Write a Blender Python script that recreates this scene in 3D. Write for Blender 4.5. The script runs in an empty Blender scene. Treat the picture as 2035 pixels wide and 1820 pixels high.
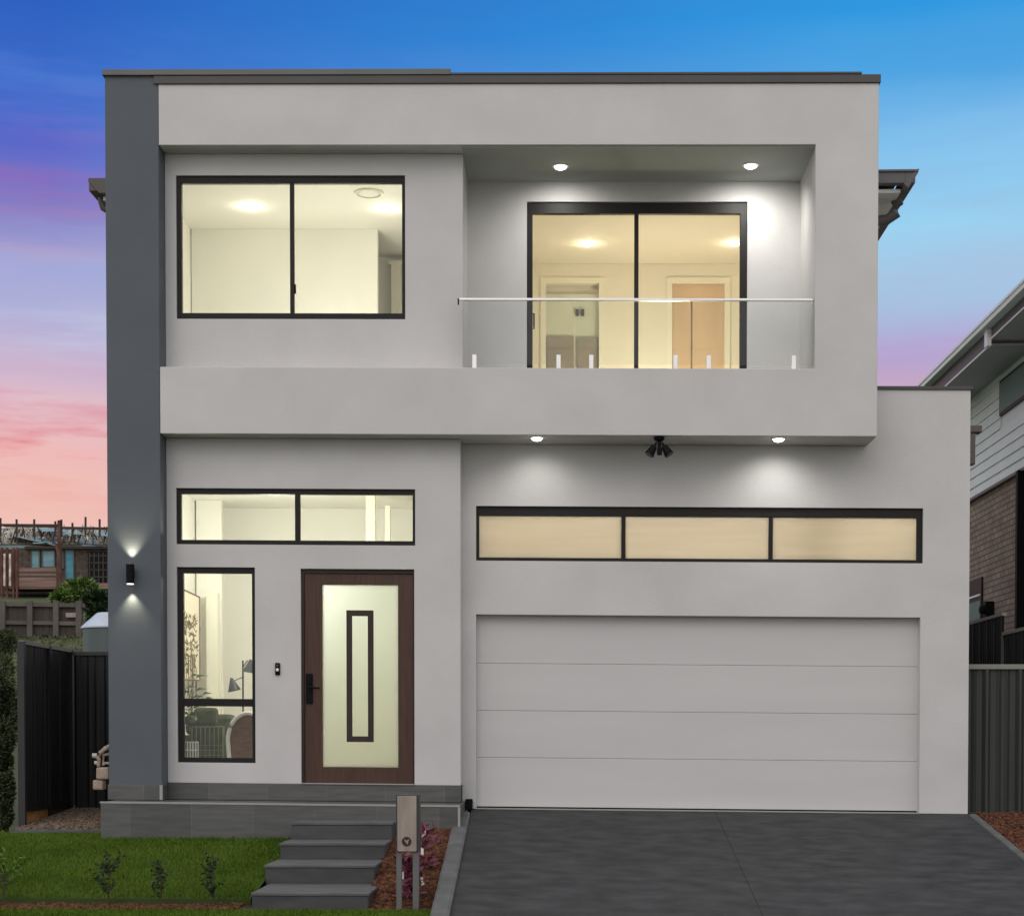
import bpy, math, random
from mathutils import Vector, Matrix
R = math.radians
random.seed(7)
scene = bpy.context.scene
col = scene.collection

# ------------------------------------------------------------------ camera
F = 3400.0            # focal length in pixels of a 2035 x 1820 picture
PX, PY = 1017.5, 1556.0
CAM = Vector((0, -18.0, 0))
psi = math.atan(102.5 / F); pit = math.atan(88.0 / F)
N = Vector((-math.sin(psi) * math.cos(pit), math.cos(psi) * math.cos(pit), -math.sin(pit)))
RT = Vector((math.cos(psi), math.sin(psi), 0))
UP = RT.cross(N)
cd = bpy.data.cameras.new("Camera"); cam = bpy.data.objects.new("Camera", cd); col.objects.link(cam)
cam.matrix_world = Matrix(((RT.x, UP.x, -N.x, CAM.x), (RT.y, UP.y, -N.y, CAM.y), (RT.z, UP.z, -N.z, CAM.z), (0, 0, 0, 1)))
cd.sensor_width = 36; cd.lens = F / 2035 * 36
cd.shift_x = 0; cd.shift_y = (PY - 910) / 2035
cd.clip_start = .1; cd.clip_end = 3000
scene.camera = cam

def px(u, v, Y):
    """world point where the line of sight through (u, v) meets the vertical plane y = Y (used to read sizes off the photo)"""
    d = N + RT * ((u - PX) / F) + UP * ((PY - v) / F)
    return CAM + d * ((Y - CAM.y) / d.y)
def pX(u, v, X):
    d = N + RT * ((u - PX) / F) + UP * ((PY - v) / F)
    return CAM + d * ((X - CAM.x) / d.x)
K = .0095; XR = -.53          # the house's courses fall very slightly to the right
def hx(u, v, Y):
    p = px(u, v, Y); return p.x, p.z + K * (p.x - XR)
def HX(u, v, Y): return hx(u, v, Y)[0]
def HZ(v, Y, u=1020): return hx(u, v, Y)[1]

# ------------------------------------------------------------------ mesh helper
ORG = {}
class MB:
    def __init__(s): s.v = []; s.f = []
    def add(s, vs, fs):
        o = len(s.v); s.v += [tuple(p) for p in vs]; s.f += [tuple(i + o for i in f) for f in fs]; return s
    def box(s, x0, x1, y0, y1, z0, z1):
        if x0 > x1: x0, x1 = x1, x0
        if y0 > y1: y0, y1 = y1, y0
        if z0 > z1: z0, z1 = z1, z0
        return s.add([(x0,y0,z0),(x1,y0,z0),(x1,y1,z0),(x0,y1,z0),(x0,y0,z1),(x1,y0,z1),(x1,y1,z1),(x0,y1,z1)],
              [(0,3,2,1),(4,5,6,7),(0,1,5,4),(1,2,6,5),(2,3,7,6),(3,0,4,7)])
    def ring(s, x0, x1, y0, y1, z0, z1, l, r, t, b):
        """rectangular frame in the XZ plane with bar widths left, right, top, bottom"""
        return s.wall(x0, x1, z0, z1, y0, y1, [(x0 + l, x1 - r, z0 + b, z1 - t)])
    def wall(s, x0, x1, z0, z1, y0, y1, holes):
        xs = sorted(set([x0, x1] + [h for H in holes for h in H[:2] if x0 < h < x1]))
        zs = sorted(set([z0, z1] + [h for H in holes for h in H[2:] if z0 < h < z1]))
        def solid(i, j):
            if i < 0 or j < 0 or i >= len(xs) - 1 or j >= len(zs) - 1: return False
            cx, cz = (xs[i] + xs[i+1]) / 2, (zs[j] + zs[j+1]) / 2
            return not any(h[0] < cx < h[1] and h[2] < cz < h[3] for h in holes)
        idx = {}
        def V(i, j, y):
            k = (i, j, y)
            if k not in idx: idx[k] = len(s.v); s.v.append((xs[i], y, zs[j]))
            return idx[k]
        for i in range(len(xs) - 1):
            for j in range(len(zs) - 1):
                if not solid(i, j): continue
                s.f.append((V(i,j,y0), V(i+1,j,y0), V(i+1,j+1,y0), V(i,j+1,y0)))
                s.f.append((V(i,j,y1), V(i,j+1,y1), V(i+1,j+1,y1), V(i+1,j,y1)))
                if not solid(i-1, j): s.f.append((V(i,j,y0), V(i,j+1,y0), V(i,j+1,y1), V(i,j,y1)))
                if not solid(i+1, j): s.f.append((V(i+1,j,y0), V(i+1,j,y1), V(i+1,j+1,y1), V(i+1,j+1,y0)))
                if not solid(i, j-1): s.f.append((V(i,j,y0), V(i,j,y1), V(i+1,j,y1), V(i+1,j,y0)))
                if not solid(i, j+1): s.f.append((V(i,j+1,y0), V(i+1,j+1,y0), V(i+1,j+1,y1), V(i,j+1,y1)))
        return s
    def tube(s, pts, r, n=8, r2=None, cap=True):
        pts = [Vector(p) for p in pts]; r2 = r if r2 is None else r2
        o = len(s.v)
        for k, p in enumerate(pts):
            t = (pts[min(k+1, len(pts)-1)] - pts[max(k-1, 0)]).normalized()
            a = t.cross(Vector((0, 0, 1)) if abs(t.z) < .9 else Vector((1, 0, 0))).normalized(); b = t.cross(a)
            rr = r + (r2 - r) * k / max(1, len(pts) - 1)
            for q in range(n):
                w = 2 * math.pi * q / n
                s.v.append(tuple(p + a * (rr * math.cos(w)) + b * (rr * math.sin(w))))
        for k in range(len(pts) - 1):
            for q in range(n):
                i0 = o + k*n + q; i1 = o + k*n + (q+1) % n
                s.f.append((i0, i1, i1 + n, i0 + n))
        if cap:
            s.f.append(tuple(o + q for q in range(n))[::-1]); e = o + (len(pts)-1)*n
            s.f.append(tuple(e + q for q in range(n)))
        return s
    def bar(s, p, q, w, h=None):
        """square timber from p to q"""
        p = Vector(p); q = Vector(q); h = h or w; t = (q - p).normalized()
        a = t.cross(Vector((0, 1, 0)) if abs(t.y) < .9 else Vector((0, 0, 1))).normalized(); b = t.cross(a)
        vs = []
        for e in (p, q):
            for sa, sb in ((-1,-1),(1,-1),(1,1),(-1,1)): vs.append(e + a*sa*w/2 + b*sb*h/2)
        return s.add(vs, [(0,1,2,3)[::-1],(4,5,6,7),(0,1,5,4),(1,2,6,5),(2,3,7,6),(3,0,4,7)])
    def prism(s, pts, off):
        """closed outline of 3D points pushed along off"""
        n = len(pts); off = Vector(off); pts = [Vector(p) for p in pts]
        return s.add(pts + [p + off for p in pts], [tuple(range(n)), tuple(range(2*n-1, n-1, -1))] + [(i, i+n, (i+1) % n + n, (i+1) % n) for i in range(n)])
    def lathe(s, c, prof, n=24):
        o = len(s.v); c = Vector(c)
        for r, z in prof:
            for q in range(n):
                w = 2*math.pi*q/n; s.v.append((c.x + r*math.cos(w), c.y + r*math.sin(w), c.z + z))
        for k in range(len(prof) - 1):
            for q in range(n):
                i0 = o + k*n + q; i1 = o + k*n + (q+1) % n
                s.f.append((i0, i1, i1+n, i0+n))
        return s
    def leaf(s, p, d, L, W, up=None, bend=.25):
        p = Vector(p); d = Vector(d).normalized(); up = up or Vector((random.uniform(-1,1), random.uniform(-1,1), random.uniform(.2,1)))
        a = d.cross(up)
        if a.length < 1e-4: a = Vector((1,0,0))
        a.normalize(); n_ = a.cross(d)
        return s.add([p, p + d*L*.45 + a*W/2 + n_*L*.06, p + d*L - n_*L*bend, p + d*L*.45 - a*W/2 + n_*L*.06, p + d*L*.5 ], [(0,1,4),(1,2,4),(2,3,4),(3,0,4)])
    def build(s, name, mat, parent=None, shear=False, bevel=0, smooth=False, label=None):
        org = Vector((0,0,0))
        if parent is not None: org = ORG[parent.name]
        vs = s.v
        if shear: vs = [(x, y, z - K*(x - XR)) for x, y, z in vs]
        if parent is None:
            xs = [p[0] for p in vs]; ys = [p[1] for p in vs]; zs = [p[2] for p in vs]
            org = Vector(((min(xs)+max(xs))/2, (min(ys)+max(ys))/2, min(zs)))
        me = bpy.data.meshes.new(name); me.from_pydata([(x-org.x, y-org.y, z-org.z) for x, y, z in vs], [], s.f)
        me.materials.append(mat); me.update()
        if smooth:
            for p in me.polygons: p.use_smooth = True
            try: me.set_sharp_from_angle(angle=R(40))
            except Exception: pass
        o = bpy.data.objects.new(name, me); col.objects.link(o)
        if parent is not None: o.parent = parent
        else: o.location = org
        ORG[o.name] = org
        if bevel:
            b = o.modifiers.new("bevel", 'BEVEL'); b.width = bevel; b.segments = 2; b.limit_method = 'ANGLE'; b.angle_limit = R(50)
        if label: o['label'] = label
        return o

def tag(o, label, cat, group=None, kind=None):
    if label: o['label'] = label
    if cat: o['category'] = cat
    if group: o['group'] = group
    if kind: o['kind'] = kind
    return o
def thing(name, label, cat, loc, group=None):
    o = bpy.data.objects.new(name, None); col.objects.link(o); o.location = loc; o.empty_display_size = .2
    ORG[o.name] = Vector(loc)
    return tag(o, label, cat, group)
def structure(o): o['kind'] = 'structure'; return o
def lamp(name, kind, loc, power, color, parent=None, radius=.04, spot=None, blend=.6, rot=(0,0,0)):
    l = bpy.data.lights.new(name, kind); l.energy = power; l.color = color
    if kind in ('POINT', 'SPOT'): l.shadow_soft_size = radius
    if kind == 'SPOT': l.spot_size = R(spot); l.spot_blend = blend
    o = bpy.data.objects.new(name, l); col.objects.link(o)
    o.location = Vector(loc) - (ORG[parent.name] if parent else Vector((0,0,0))); o.rotation_euler = rot
    if parent: o.parent = parent
    return o
def copy_tree(o, parent=None):
    c = o.copy(); col.objects.link(c); c.parent = parent
    ORG[c.name] = ORG.get(o.name, Vector((0,0,0)))
    for ch in list(o.children): copy_tree(ch, c)
    return c

# ------------------------------------------------------------------ materials
def new_mat(name):
    m = bpy.data.materials.new(name); m.use_nodes = True; nt = m.node_tree
    return m, nt, nt.nodes["Principled BSDF"]
def mat(name, c, rough=.6, metal=0, var=.12, vscale=3.0, bump=.0, bscale=60, c2=None, detail=6, stretch=(1,1,1), spec=.4, lo=.3, hi=.7):
    m, nt, b = new_mat(name); N_ = nt.nodes; L = nt.links
    tc = N_.new("ShaderNodeTexCoord"); mp = N_.new("ShaderNodeMapping"); mp.inputs["Scale"].default_value = stretch
    L.new(tc.outputs["Object"], mp.inputs["Vector"])
    no = N_.new("ShaderNodeTexNoise"); no.inputs["Scale"].default_value = vscale; no.inputs["Detail"].default_value = detail
    L.new(mp.outputs[0], no.inputs["Vector"])
    cr = N_.new("ShaderNodeValToRGB"); cr.color_ramp.elements[0].position = lo; cr.color_ramp.elements[1].position = hi
    c2 = c2 or tuple(min(1, x * (1 + var)) for x in c)
    c1 = tuple(x * (1 - var) for x in c) if c2 == tuple(min(1, x * (1 + var)) for x in c) else c
    cr.color_ramp.elements[0].color = (*c1, 1); cr.color_ramp.elements[1].color = (*c2, 1)
    L.new(no.outputs[0], cr.inputs[0]); L.new(cr.outputs[0], b.inputs["Base Color"])
    b.inputs["Roughness"].default_value = rough; b.inputs["Metallic"].default_value = metal
    b.inputs["Specular IOR Level"].default_value = spec
    if bump:
        n2 = N_.new("ShaderNodeTexNoise"); n2.inputs["Scale"].default_value = bscale; n2.inputs["Detail"].default_value = 4
        L.new(mp.outputs[0], n2.inputs["Vector"])
        bp = N_.new("ShaderNodeBump"); bp.inputs["Strength"].default_value = bump; bp.inputs["Distance"].default_value = .01
        L.new(n2.outputs[0], bp.inputs["Height"]); L.new(bp.outputs[0], b.inputs["Normal"])
    return m
def emis(name, c, s):
    m, nt, b = new_mat(name)
    b.inputs["Base Color"].default_value = (.8,.8,.8,1); b.inputs["Emission Color"].default_value = (*c, 1); b.inputs["Emission Strength"].default_value = s
    return m
def glass(name, tint=(.95,.97,.95), refl=1.0):
    m = bpy.data.materials.new(name); m.use_nodes = True; nt = m.node_tree; nt.nodes.clear()
    out = nt.nodes.new("ShaderNodeOutputMaterial"); mx = nt.nodes.new("ShaderNodeMixShader")
    tr = nt.nodes.new("ShaderNodeBsdfTransparent"); tr.inputs[0].default_value = (*tint, 1)
    gl = nt.nodes.new("ShaderNodeBsdfGlossy"); gl.inputs["Roughness"].default_value = .01
    fr = nt.nodes.new("ShaderNodeFresnel"); fr.inputs[0].default_value = 1.45
    mu = nt.nodes.new("ShaderNodeMath"); mu.operation = 'MULTIPLY'; mu.inputs[1].default_value = refl
    nt.links.new(fr.outputs[0], mu.inputs[0]); nt.links.new(mu.outputs[0], mx.inputs[0])
    nt.links.new(tr.outputs[0], mx.inputs[1]); nt.links.new(gl.outputs[0], mx.inputs[2]); nt.links.new(mx.outputs[0], out.inputs[0])
    return m
def frosted(name, c, stretch=(1,1,1), lo=.94):
    m = bpy.data.materials.new(name); m.use_nodes = True; nt = m.node_tree; nt.nodes.clear()
    out = nt.nodes.new("ShaderNodeOutputMaterial"); mx = nt.nodes.new("ShaderNodeMixShader"); mx.inputs[0].default_value = .06
    tc = nt.nodes.new("ShaderNodeTexCoord"); no = nt.nodes.new("ShaderNodeTexNoise"); no.inputs["Scale"].default_value = 2.2
    cr = nt.nodes.new("ShaderNodeValToRGB"); cr.color_ramp.elements[0].color = (*[x*lo for x in c], 1); cr.color_ramp.elements[1].color = (*c, 1)
    mp = nt.nodes.new("ShaderNodeMapping"); mp.inputs["Scale"].default_value = stretch; nt.links.new(tc.outputs["Object"], mp.inputs[0]); nt.links.new(mp.outputs[0], no.inputs["Vector"]); nt.links.new(no.outputs[0], cr.inputs[0])
    tr = nt.nodes.new("ShaderNodeBsdfTranslucent"); nt.links.new(cr.outputs[0], tr.inputs[0])
    gl = nt.nodes.new("ShaderNodeBsdfGlossy"); gl.inputs["Roughness"].default_value = .25
    nt.links.new(tr.outputs[0], mx.inputs[1]); nt.links.new(gl.outputs[0], mx.inputs[2]); nt.links.new(mx.outputs[0], out.inputs[0])
    return m
def brickmat(name, c1, c2, mortar, scale, bw, bh, ms=.02, rough=.85, off=.5, rot=(R(90),0,0), streak=0):
    m, nt, b = new_mat(name)
    tc = nt.nodes.new("ShaderNodeTexCoord"); mp = nt.nodes.new("ShaderNodeMapping"); mp.inputs["Rotation"].default_value = rot or (0,0,0)
    br = nt.nodes.new("ShaderNodeTexBrick"); br.inputs["Color1"].default_value = (*c1,1); br.inputs["Color2"].default_value = (*c2,1); br.inputs["Mortar"].default_value = (*mortar,1)
    br.inputs["Scale"].default_value = scale; br.inputs["Brick Width"].default_value = bw; br.inputs["Row Height"].default_value = bh; br.inputs["Mortar Size"].default_value = ms; br.offset = off
    nt.links.new(tc.outputs["Object"], mp.inputs[0])
    if rot is None:
        se_ = nt.nodes.new("ShaderNodeSeparateXYZ"); co_ = nt.nodes.new("ShaderNodeCombineXYZ"); mp.inputs["Rotation"].default_value = (0,0,0)
        nt.links.new(mp.outputs[0], se_.inputs[0]); nt.links.new(se_.outputs[1], co_.inputs[0]); nt.links.new(se_.outputs[2], co_.inputs[1]); nt.links.new(co_.outputs[0], br.inputs[0])
    else: nt.links.new(mp.outputs[0], br.inputs[0])
    no = nt.nodes.new("ShaderNodeTexNoise"); no.inputs["Scale"].default_value = 3; no.inputs["Detail"].default_value = 8
    m2 = nt.nodes.new("ShaderNodeMapping"); m2.inputs["Scale"].default_value = (1, 1, streak or 1); nt.links.new(tc.outputs["Object"], m2.inputs[0]); nt.links.new(m2.outputs[0], no.inputs[0])
    mx = nt.nodes.new("ShaderNodeMix"); mx.data_type = 'RGBA'; mx.blend_type = 'MULTIPLY'; mx.inputs[0].default_value = .8
    cr = nt.nodes.new("ShaderNodeValToRGB"); cr.color_ramp.elements[0].position = .3; cr.color_ramp.elements[1].position = .7
    cr.color_ramp.elements[0].color = (.62,.62,.62,1); cr.color_ramp.elements[1].color = (1.0,1.0,1.0,1)
    nt.links.new(no.outputs[0], cr.inputs[0]); nt.links.new(br.outputs[0], mx.inputs[6]); nt.links.new(cr.outputs[0], mx.inputs[7]); nt.links.new(mx.outputs[2], b.inputs["Base Color"])
    bp = nt.nodes.new("ShaderNodeBump"); bp.inputs["Strength"].default_value = .4; bp.inputs["Distance"].default_value = .005; bp.invert = True
    nt.links.new(br.outputs["Fac"], bp.inputs["Height"]); nt.links.new(bp.outputs[0], b.inputs["Normal"])
    b.inputs["Roughness"].default_value = rough
    return m

M = {}
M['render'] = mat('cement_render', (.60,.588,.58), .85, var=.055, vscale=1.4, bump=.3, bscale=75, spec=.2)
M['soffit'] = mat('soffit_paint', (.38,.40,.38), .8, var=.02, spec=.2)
M['slate'] = mat('slate_render', (.113,.130,.148), .8, var=.05, vscale=1.3, bump=.3, bscale=120, spec=.25)
M['cap'] = mat('cap_metal', (.13,.128,.12), .5, metal=.2, var=.06, vscale=2)
M['capdark'] = mat('cap_metal_dark', (.075,.073,.07), .5, metal=.2, var=.06, vscale=2)
M['frame'] = mat('window_frame_metal', (.013,.012,.011), .5, metal=0, spec=.25, var=.1)
M['gardoor'] = mat('garage_panel', (.585,.58,.57), .7, var=.03, vscale=.9, stretch=(.5,1,3), bump=.05, bscale=30, spec=.3)
M['black'] = mat('black_plastic', (.004,.004,.005), .55, var=.1, spec=.12)
M['steel'] = mat('brushed_steel', (.75,.74,.72), .3, metal=1, var=.05)
M['glass'] = glass('window_glass', refl=.8)
M['balglass'] = glass('balustrade_glass', (.95,.962,.955), refl=.6)
M['glassedge'] = mat('glass_edge', (.30,.38,.34), .2, var=.05)
M['doorglass'] = frosted('frosted_door_glass', (.76,.80,.74))
M['gglass'] = frosted('frosted_garage_glass', (.84,.81,.74), (.5, 1, 6), .86)
M['wood'] = mat('door_timber', (.050,.020,.012), .45, c2=(.088,.040,.026), vscale=3, stretch=(14,14,.8), lo=.35, hi=.75)
M['wooddark'] = mat('door_timber_dark', (.022,.012,.008), .5, c2=(.04,.022,.016), vscale=3, stretch=(14,14,.8))
M['plinth'] = brickmat('plinth_tiles', (.082,.084,.082), (.118,.12,.114), (.16,.16,.15), 1, .635, 3.7, ms=.003, off=.27, rough=.5, streak=9)
M['tiletrim'] = mat('tile_trim', (.34,.34,.32), .5, var=.05)
M['step'] = mat('step_concrete_shaded', (.048,.050,.052), .75, c2=(.076,.078,.081), vscale=4, stretch=(.6,2,2), bump=.3, bscale=90)  # step body darkened: the shade on the risers is put into the colour
M['stepedge_lit'] = mat('step_tread_lit', (.082,.084,.088), .7, c2=(.125,.128,.132), vscale=5, stretch=(.6,2,2), bump=.3, bscale=90)  # paler copy for the treads: light from above put into the colour
M['drive'] = mat('driveway_concrete', (.024,.025,.027), .75, c2=(.054,.055,.058), vscale=4.5, detail=11, stretch=(.75,1.3,1), bump=.25, bscale=70, spec=.3)
M['kerb'] = mat('kerb_concrete', (.085,.09,.09), .8, c2=(.14,.145,.145), vscale=5, bump=.4, bscale=60)
M['joint'] = mat('joint_dark', (.018,.018,.018), .9)
M['soil'] = mat('soil', (.035,.018,.010), .95, c2=(.075,.036,.02), vscale=9, bump=.8, bscale=40)
M['ground'] = mat('ground_grass', (.045,.060,.018), .95, c2=(.085,.095,.032), vscale=.35, detail=9)
M['lawnbase'] = mat('lawn_base', (.035,.058,.008), .95, c2=(.042,.070,.012), vscale=6)
M['fence'] = mat('fence_steel', (.009,.010,.010), .5, metal=.1, var=.12, stretch=(3,3,.4))
M['fencepost'] = mat('fence_post_steel', (.030,.032,.032), .5, var=.1)
M['fencelight'] = mat('fence_steel_green', (.034,.037,.032), .45, var=.12, stretch=(3,3,.4))
M['rail'] = mat('fence_rail', (.22,.22,.19), .5, var=.08)
M['sleeper'] = mat('timber_sleeper', (.34,.15,.045), .85, c2=(.62,.34,.13), vscale=5, stretch=(1,1,2.5), bump=.4, bscale=30)
M['siding'] = mat('weatherboard', (.80,.88,.83), .6, var=.05, vscale=1.5)
M['brick'] = brickmat('dark_brick', (.31,.235,.165), (.41,.325,.24), (.15,.12,.09), 1, .24, .086, ms=.011, rot=None)
M['gutter'] = mat('gutter_white', (.86,.88,.86), .4, var=.04)
M['gutterdark'] = mat('gutter_dark', (.10,.11,.105), .5, var=.06)
M['eave'] = mat('eave_board', (.40,.42,.43), .8, var=.04)
M['colorbond'] = mat('gutter_grey', (.12,.115,.115), .45, var=.08)
M['colorbond2'] = mat('gutter_brown', (.10,.085,.075), .45, var=.08)
M['roof'] = mat('roof_metal', (.09,.09,.095), .5, var=.05)
M['tank'] = mat('tank_steel', (.10,.125,.125), .5, metal=.3, var=.1, stretch=(2,2,.5))
M['tanktop'] = mat('tank_roof', (.55,.62,.70), .4, metal=.2, var=.08)
M['pipe'] = mat('meter_paint', (.42,.33,.26), .6, var=.2, vscale=20)
M['pipewhite'] = mat('pipe_white', (.6,.58,.52), .5, var=.1)
M['inwall'] = mat('interior_paint', (.82,.80,.72), .8, var=.01)
M['inwall2'] = mat('interior_paint_tan', (.80,.75,.62), .8, var=.01)
M['infloor'] = mat('interior_floor', (.62,.54,.42), .6, var=.1, stretch=(.6,5,1))
M['trimwhite'] = mat('interior_trim', (.82,.78,.64), .6, var=.01)
M['green_pl'] = mat('blanket_green', (.035,.05,.022), .9, c2=(.085,.10,.045), vscale=12)
M['leafdk'] = mat('leaf_dark', (.010,.026,.008), .8, c2=(.026,.055,.014), vscale=8)
M['leafin'] = mat('leaf_indoor', (.008,.045,.018), .5, c2=(.03,.09,.03), vscale=10)
M['leafmid'] = mat('leaf_mid', (.06,.12,.02), .6, c2=(.17,.25,.05), vscale=.8, lo=.35, hi=.65)
M['olive'] = mat('olive_grass', (.05,.06,.018), .9, c2=(.13,.14,.05), vscale=.5, lo=.35, hi=.65)
M['hedge'] = mat('hedge_leaf', (.045,.062,.025), .8, c2=(.13,.16,.07), vscale=1.6, lo=.35, hi=.65)
M['leafyel'] = mat('leaf_yellow_green', (.05,.13,.004), .7, c2=(.11,.20,.012), vscale=6)
M['leafred'] = mat('leaf_burgundy', (.09,.016,.035), .6, c2=(.26,.07,.13), vscale=14)
M['bark'] = mat('bark', (.06,.045,.03), .9, var=.25, vscale=20)
M['chip'] = mat('mulch_chip', (.040,.013,.007), .9, c2=(.17,.068,.028), vscale=18, lo=.38, hi=.66)
M['chipg'] = mat('gravel_chip', (.07,.048,.034), .9, c2=(.27,.20,.14), vscale=22, lo=.38, hi=.66)
M['white'] = mat('white_plastic', (.75,.74,.70), .5, var=.02)
M['stone'] = mat('letterbox_panel', (.26,.21,.18), .7, c2=(.38,.32,.28), vscale=3, stretch=(6,1,1), bump=.2, bscale=60)
M['letterframe'] = mat('letterbox_frame', (.05,.047,.045), .5, var=.1)
M['letterpost'] = mat('letterbox_post', (.13,.135,.13), .5, var=.1)
M['emblem'] = mat('emblem_maroon', (.05,.012,.012), .5, var=.1)
M['rust'] = mat('red_steel', (.06,.018,.012), .7, c2=(.16,.07,.05), vscale=2)
M['plank'] = mat('scaffold_plank', (.16,.095,.075), .85, c2=(.30,.20,.17), vscale=1.5, stretch=(.3,1,6))
M['timber'] = mat('pine_timber', (.30,.25,.19), .8, c2=(.78,.74,.64), vscale=2.5, lo=.35, hi=.65)
M['timberdk'] = mat('dark_timber', (.05,.04,.035), .85, var=.25, vscale=2)
M['timberlt'] = mat('pale_timber', (.70,.68,.60), .8, c2=(.88,.87,.8), vscale=2)
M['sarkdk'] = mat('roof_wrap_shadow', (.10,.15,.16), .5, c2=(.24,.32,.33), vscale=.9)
M['sark'] = mat('roof_sarking', (.20,.32,.35), .4, c2=(.38,.50,.54), vscale=.6)
M['teal'] = mat('teal_window_film', (.10,.25,.28), .3, c2=(.24,.42,.45), vscale=1.2, stretch=(.4,1,4))
M['blue'] = mat('blue_window_film', (.02,.17,.26), .3, c2=(.10,.36,.46), vscale=1.0, stretch=(.3,1,3))
M['fbrick'] = mat('far_brick', (.060,.047,.037), .9, c2=(.125,.10,.082), vscale=5, lo=.35, hi=.65)
M['oldfence'] = mat('old_paling', (.05,.042,.034), .9, c2=(.085,.072,.058), vscale=1.2, stretch=(6,1,.5))
M['oldrail'] = mat('old_fence_rail', (.085,.072,.062), .9, c2=(.14,.125,.11), vscale=1.5)
M['darkvoid'] = mat('painted_void_shade', (.012,.012,.014), .9)  # near-black colour standing for the shade inside open voids
M['rattan'] = mat('rattan', (.10,.045,.022), .8, c2=(.17,.085,.042), vscale=9, stretch=(1,1,4), bump=.6, bscale=60)
M['lens'] = emis('downlight_lens', (1,.98,.90), 9)
M['lensin'] = emis('room_downlight_lens', (1,.93,.75), 6)
M['wlens'] = emis('wall_lamp_lens', (1,.98,.90), 1.2)
M['lampdk'] = mat('lamp_shade_dark', (.035,.04,.04), .5, var=.1)

# ------------------------------------------------------------------ world, sun
def srgb(r, g, b):
    f = lambda c: ((c/255+.055)/1.055)**2.4 if c/255 > .04045 else c/255/12.92
    return (f(r), f(g), f(b), 1)
w = bpy.data.worlds.new("World"); scene.world = w; w.use_nodes = True
nt = w.node_tree; nt.nodes.clear(); L = nt.links
def nd(t, **kw):
    n = nt.nodes.new(t)
    for k, v in kw.items(): setattr(n, k, v)
    return n
def mth(op, a, b=None, c=None, clamp=False):
    n = nd("ShaderNodeMath", operation=op); n.use_clamp = clamp
    for i, q in enumerate((a, b, c)):
        if q is None: continue
        if isinstance(q, (int, float)): n.inputs[i].default_value = q
        else: L.new(q, n.inputs[i])
    return n.outputs[0]
tc = nd("ShaderNodeTexCoord"); sp = nd("ShaderNodeSeparateXYZ"); L.new(tc.outputs["Generated"], sp.inputs[0])
dx, dy, dz = sp.outputs
hor = mth('SQRT', mth('ADD', mth('MULTIPLY', dx, dx), mth('MULTIPLY', dy, dy)))
hor = mth('MAXIMUM', hor, .05)
el = mth('DIVIDE', dz, hor)
mp = nd("ShaderNodeMapping"); mp.inputs["Scale"].default_value = (2.2, 2.2, 13); L.new(tc.outputs["Generated"], mp.inputs[0])
no = nd("ShaderNodeTexNoise"); no.inputs["Scale"].default_value = 1.7; no.inputs["Detail"].default_value = 7; no.inputs["Roughness"].default_value = .55; L.new(mp.outputs[0], no.inputs[0])
wob = mth('MULTIPLY', mth('SUBTRACT', no.outputs[0], .5), .045)
t = mth('DIVIDE', mth('ADD', el, wob), .46, clamp=True)
def ramp(stops):
    cr = nd("ShaderNodeValToRGB"); cr.color_ramp.interpolation = 'B_SPLINE' if False else 'LINEAR'
    e = cr.color_ramp.elements
    for i, (v, c) in enumerate(stops):
        pos = max(0, min(1, (1468 - v)/F/.46))
        if i < 2: e[i].position = pos; e[i].color = srgb(*c)
        else:
            q = e.new(pos); q.color = srgb(*c)
    L.new(t, cr.inputs[0]); return cr.outputs[0]
left = ramp([(1468,(240,200,180)),(1010,(240,192,182)),(930,(238,186,184)),(860,(230,192,198)),(760,(204,180,206)),(640,(178,178,216)),(560,(160,166,216)),(480,(134,128,196)),(340,(92,104,200)),(230,(62,108,202)),(0,(42,94,190))])
right = ramp([(1468,(236,180,190)),(900,(214,178,194)),(760,(194,166,198)),(700,(178,164,210)),(610,(166,196,226)),(500,(156,210,240)),(300,(124,190,236)),(180,(80,164,226)),(60,(48,152,224)),(0,(52,146,220))])
az = mth('DIVIDE', mth('ADD', mth('DIVIDE', dx, mth('MAXIMUM', dy, .05)), .30), .46, clamp=True)
mx = nd("ShaderNodeMix", data_type='RGBA'); L.new(az, mx.inputs[0]); L.new(left, mx.inputs[6]); L.new(right, mx.inputs[7])
# faint cloud streaks, red low in the sky and pale higher up
mp2 = nd("ShaderNodeMapping"); mp2.inputs["Scale"].default_value = (4, 4, 30); mp2.inputs["Rotation"].default_value = (0, R(9), 0); L.new(tc.outputs["Generated"], mp2.inputs[0])
n2 = nd("ShaderNodeTexNoise"); n2.inputs["Scale"].default_value = 1.6; n2.inputs["Detail"].default_value = 8; n2.inputs["Roughness"].default_value = .6; L.new(mp2.outputs[0], n2.inputs[0])
cl = nd("ShaderNodeMapRange"); cl.inputs[1].default_value = .46; cl.inputs[2].default_value = .62; cl.inputs[4].default_value = 1.0; L.new(n2.outputs[0], cl.inputs[0])
ccr = nd("ShaderNodeValToRGB"); e = ccr.color_ramp.elements
e[0].position = .25; e[0].color = srgb(240,190,180); e[1].position = .30; e[1].color = srgb(238,176,168)
q = e.new(.36); q.color = srgb(222,98,106)
q = e.new(.42); q.color = srgb(222,150,170)
q = e.new(.50); q.color = srgb(196,206,232)
q = e.new(.66); q.color = srgb(166,112,174)
q = e.new(.72); q.color = srgb(150,96,180)
q = e.new(.80); q.color = srgb(110,150,226)
L.new(t, ccr.inputs[0])
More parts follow.
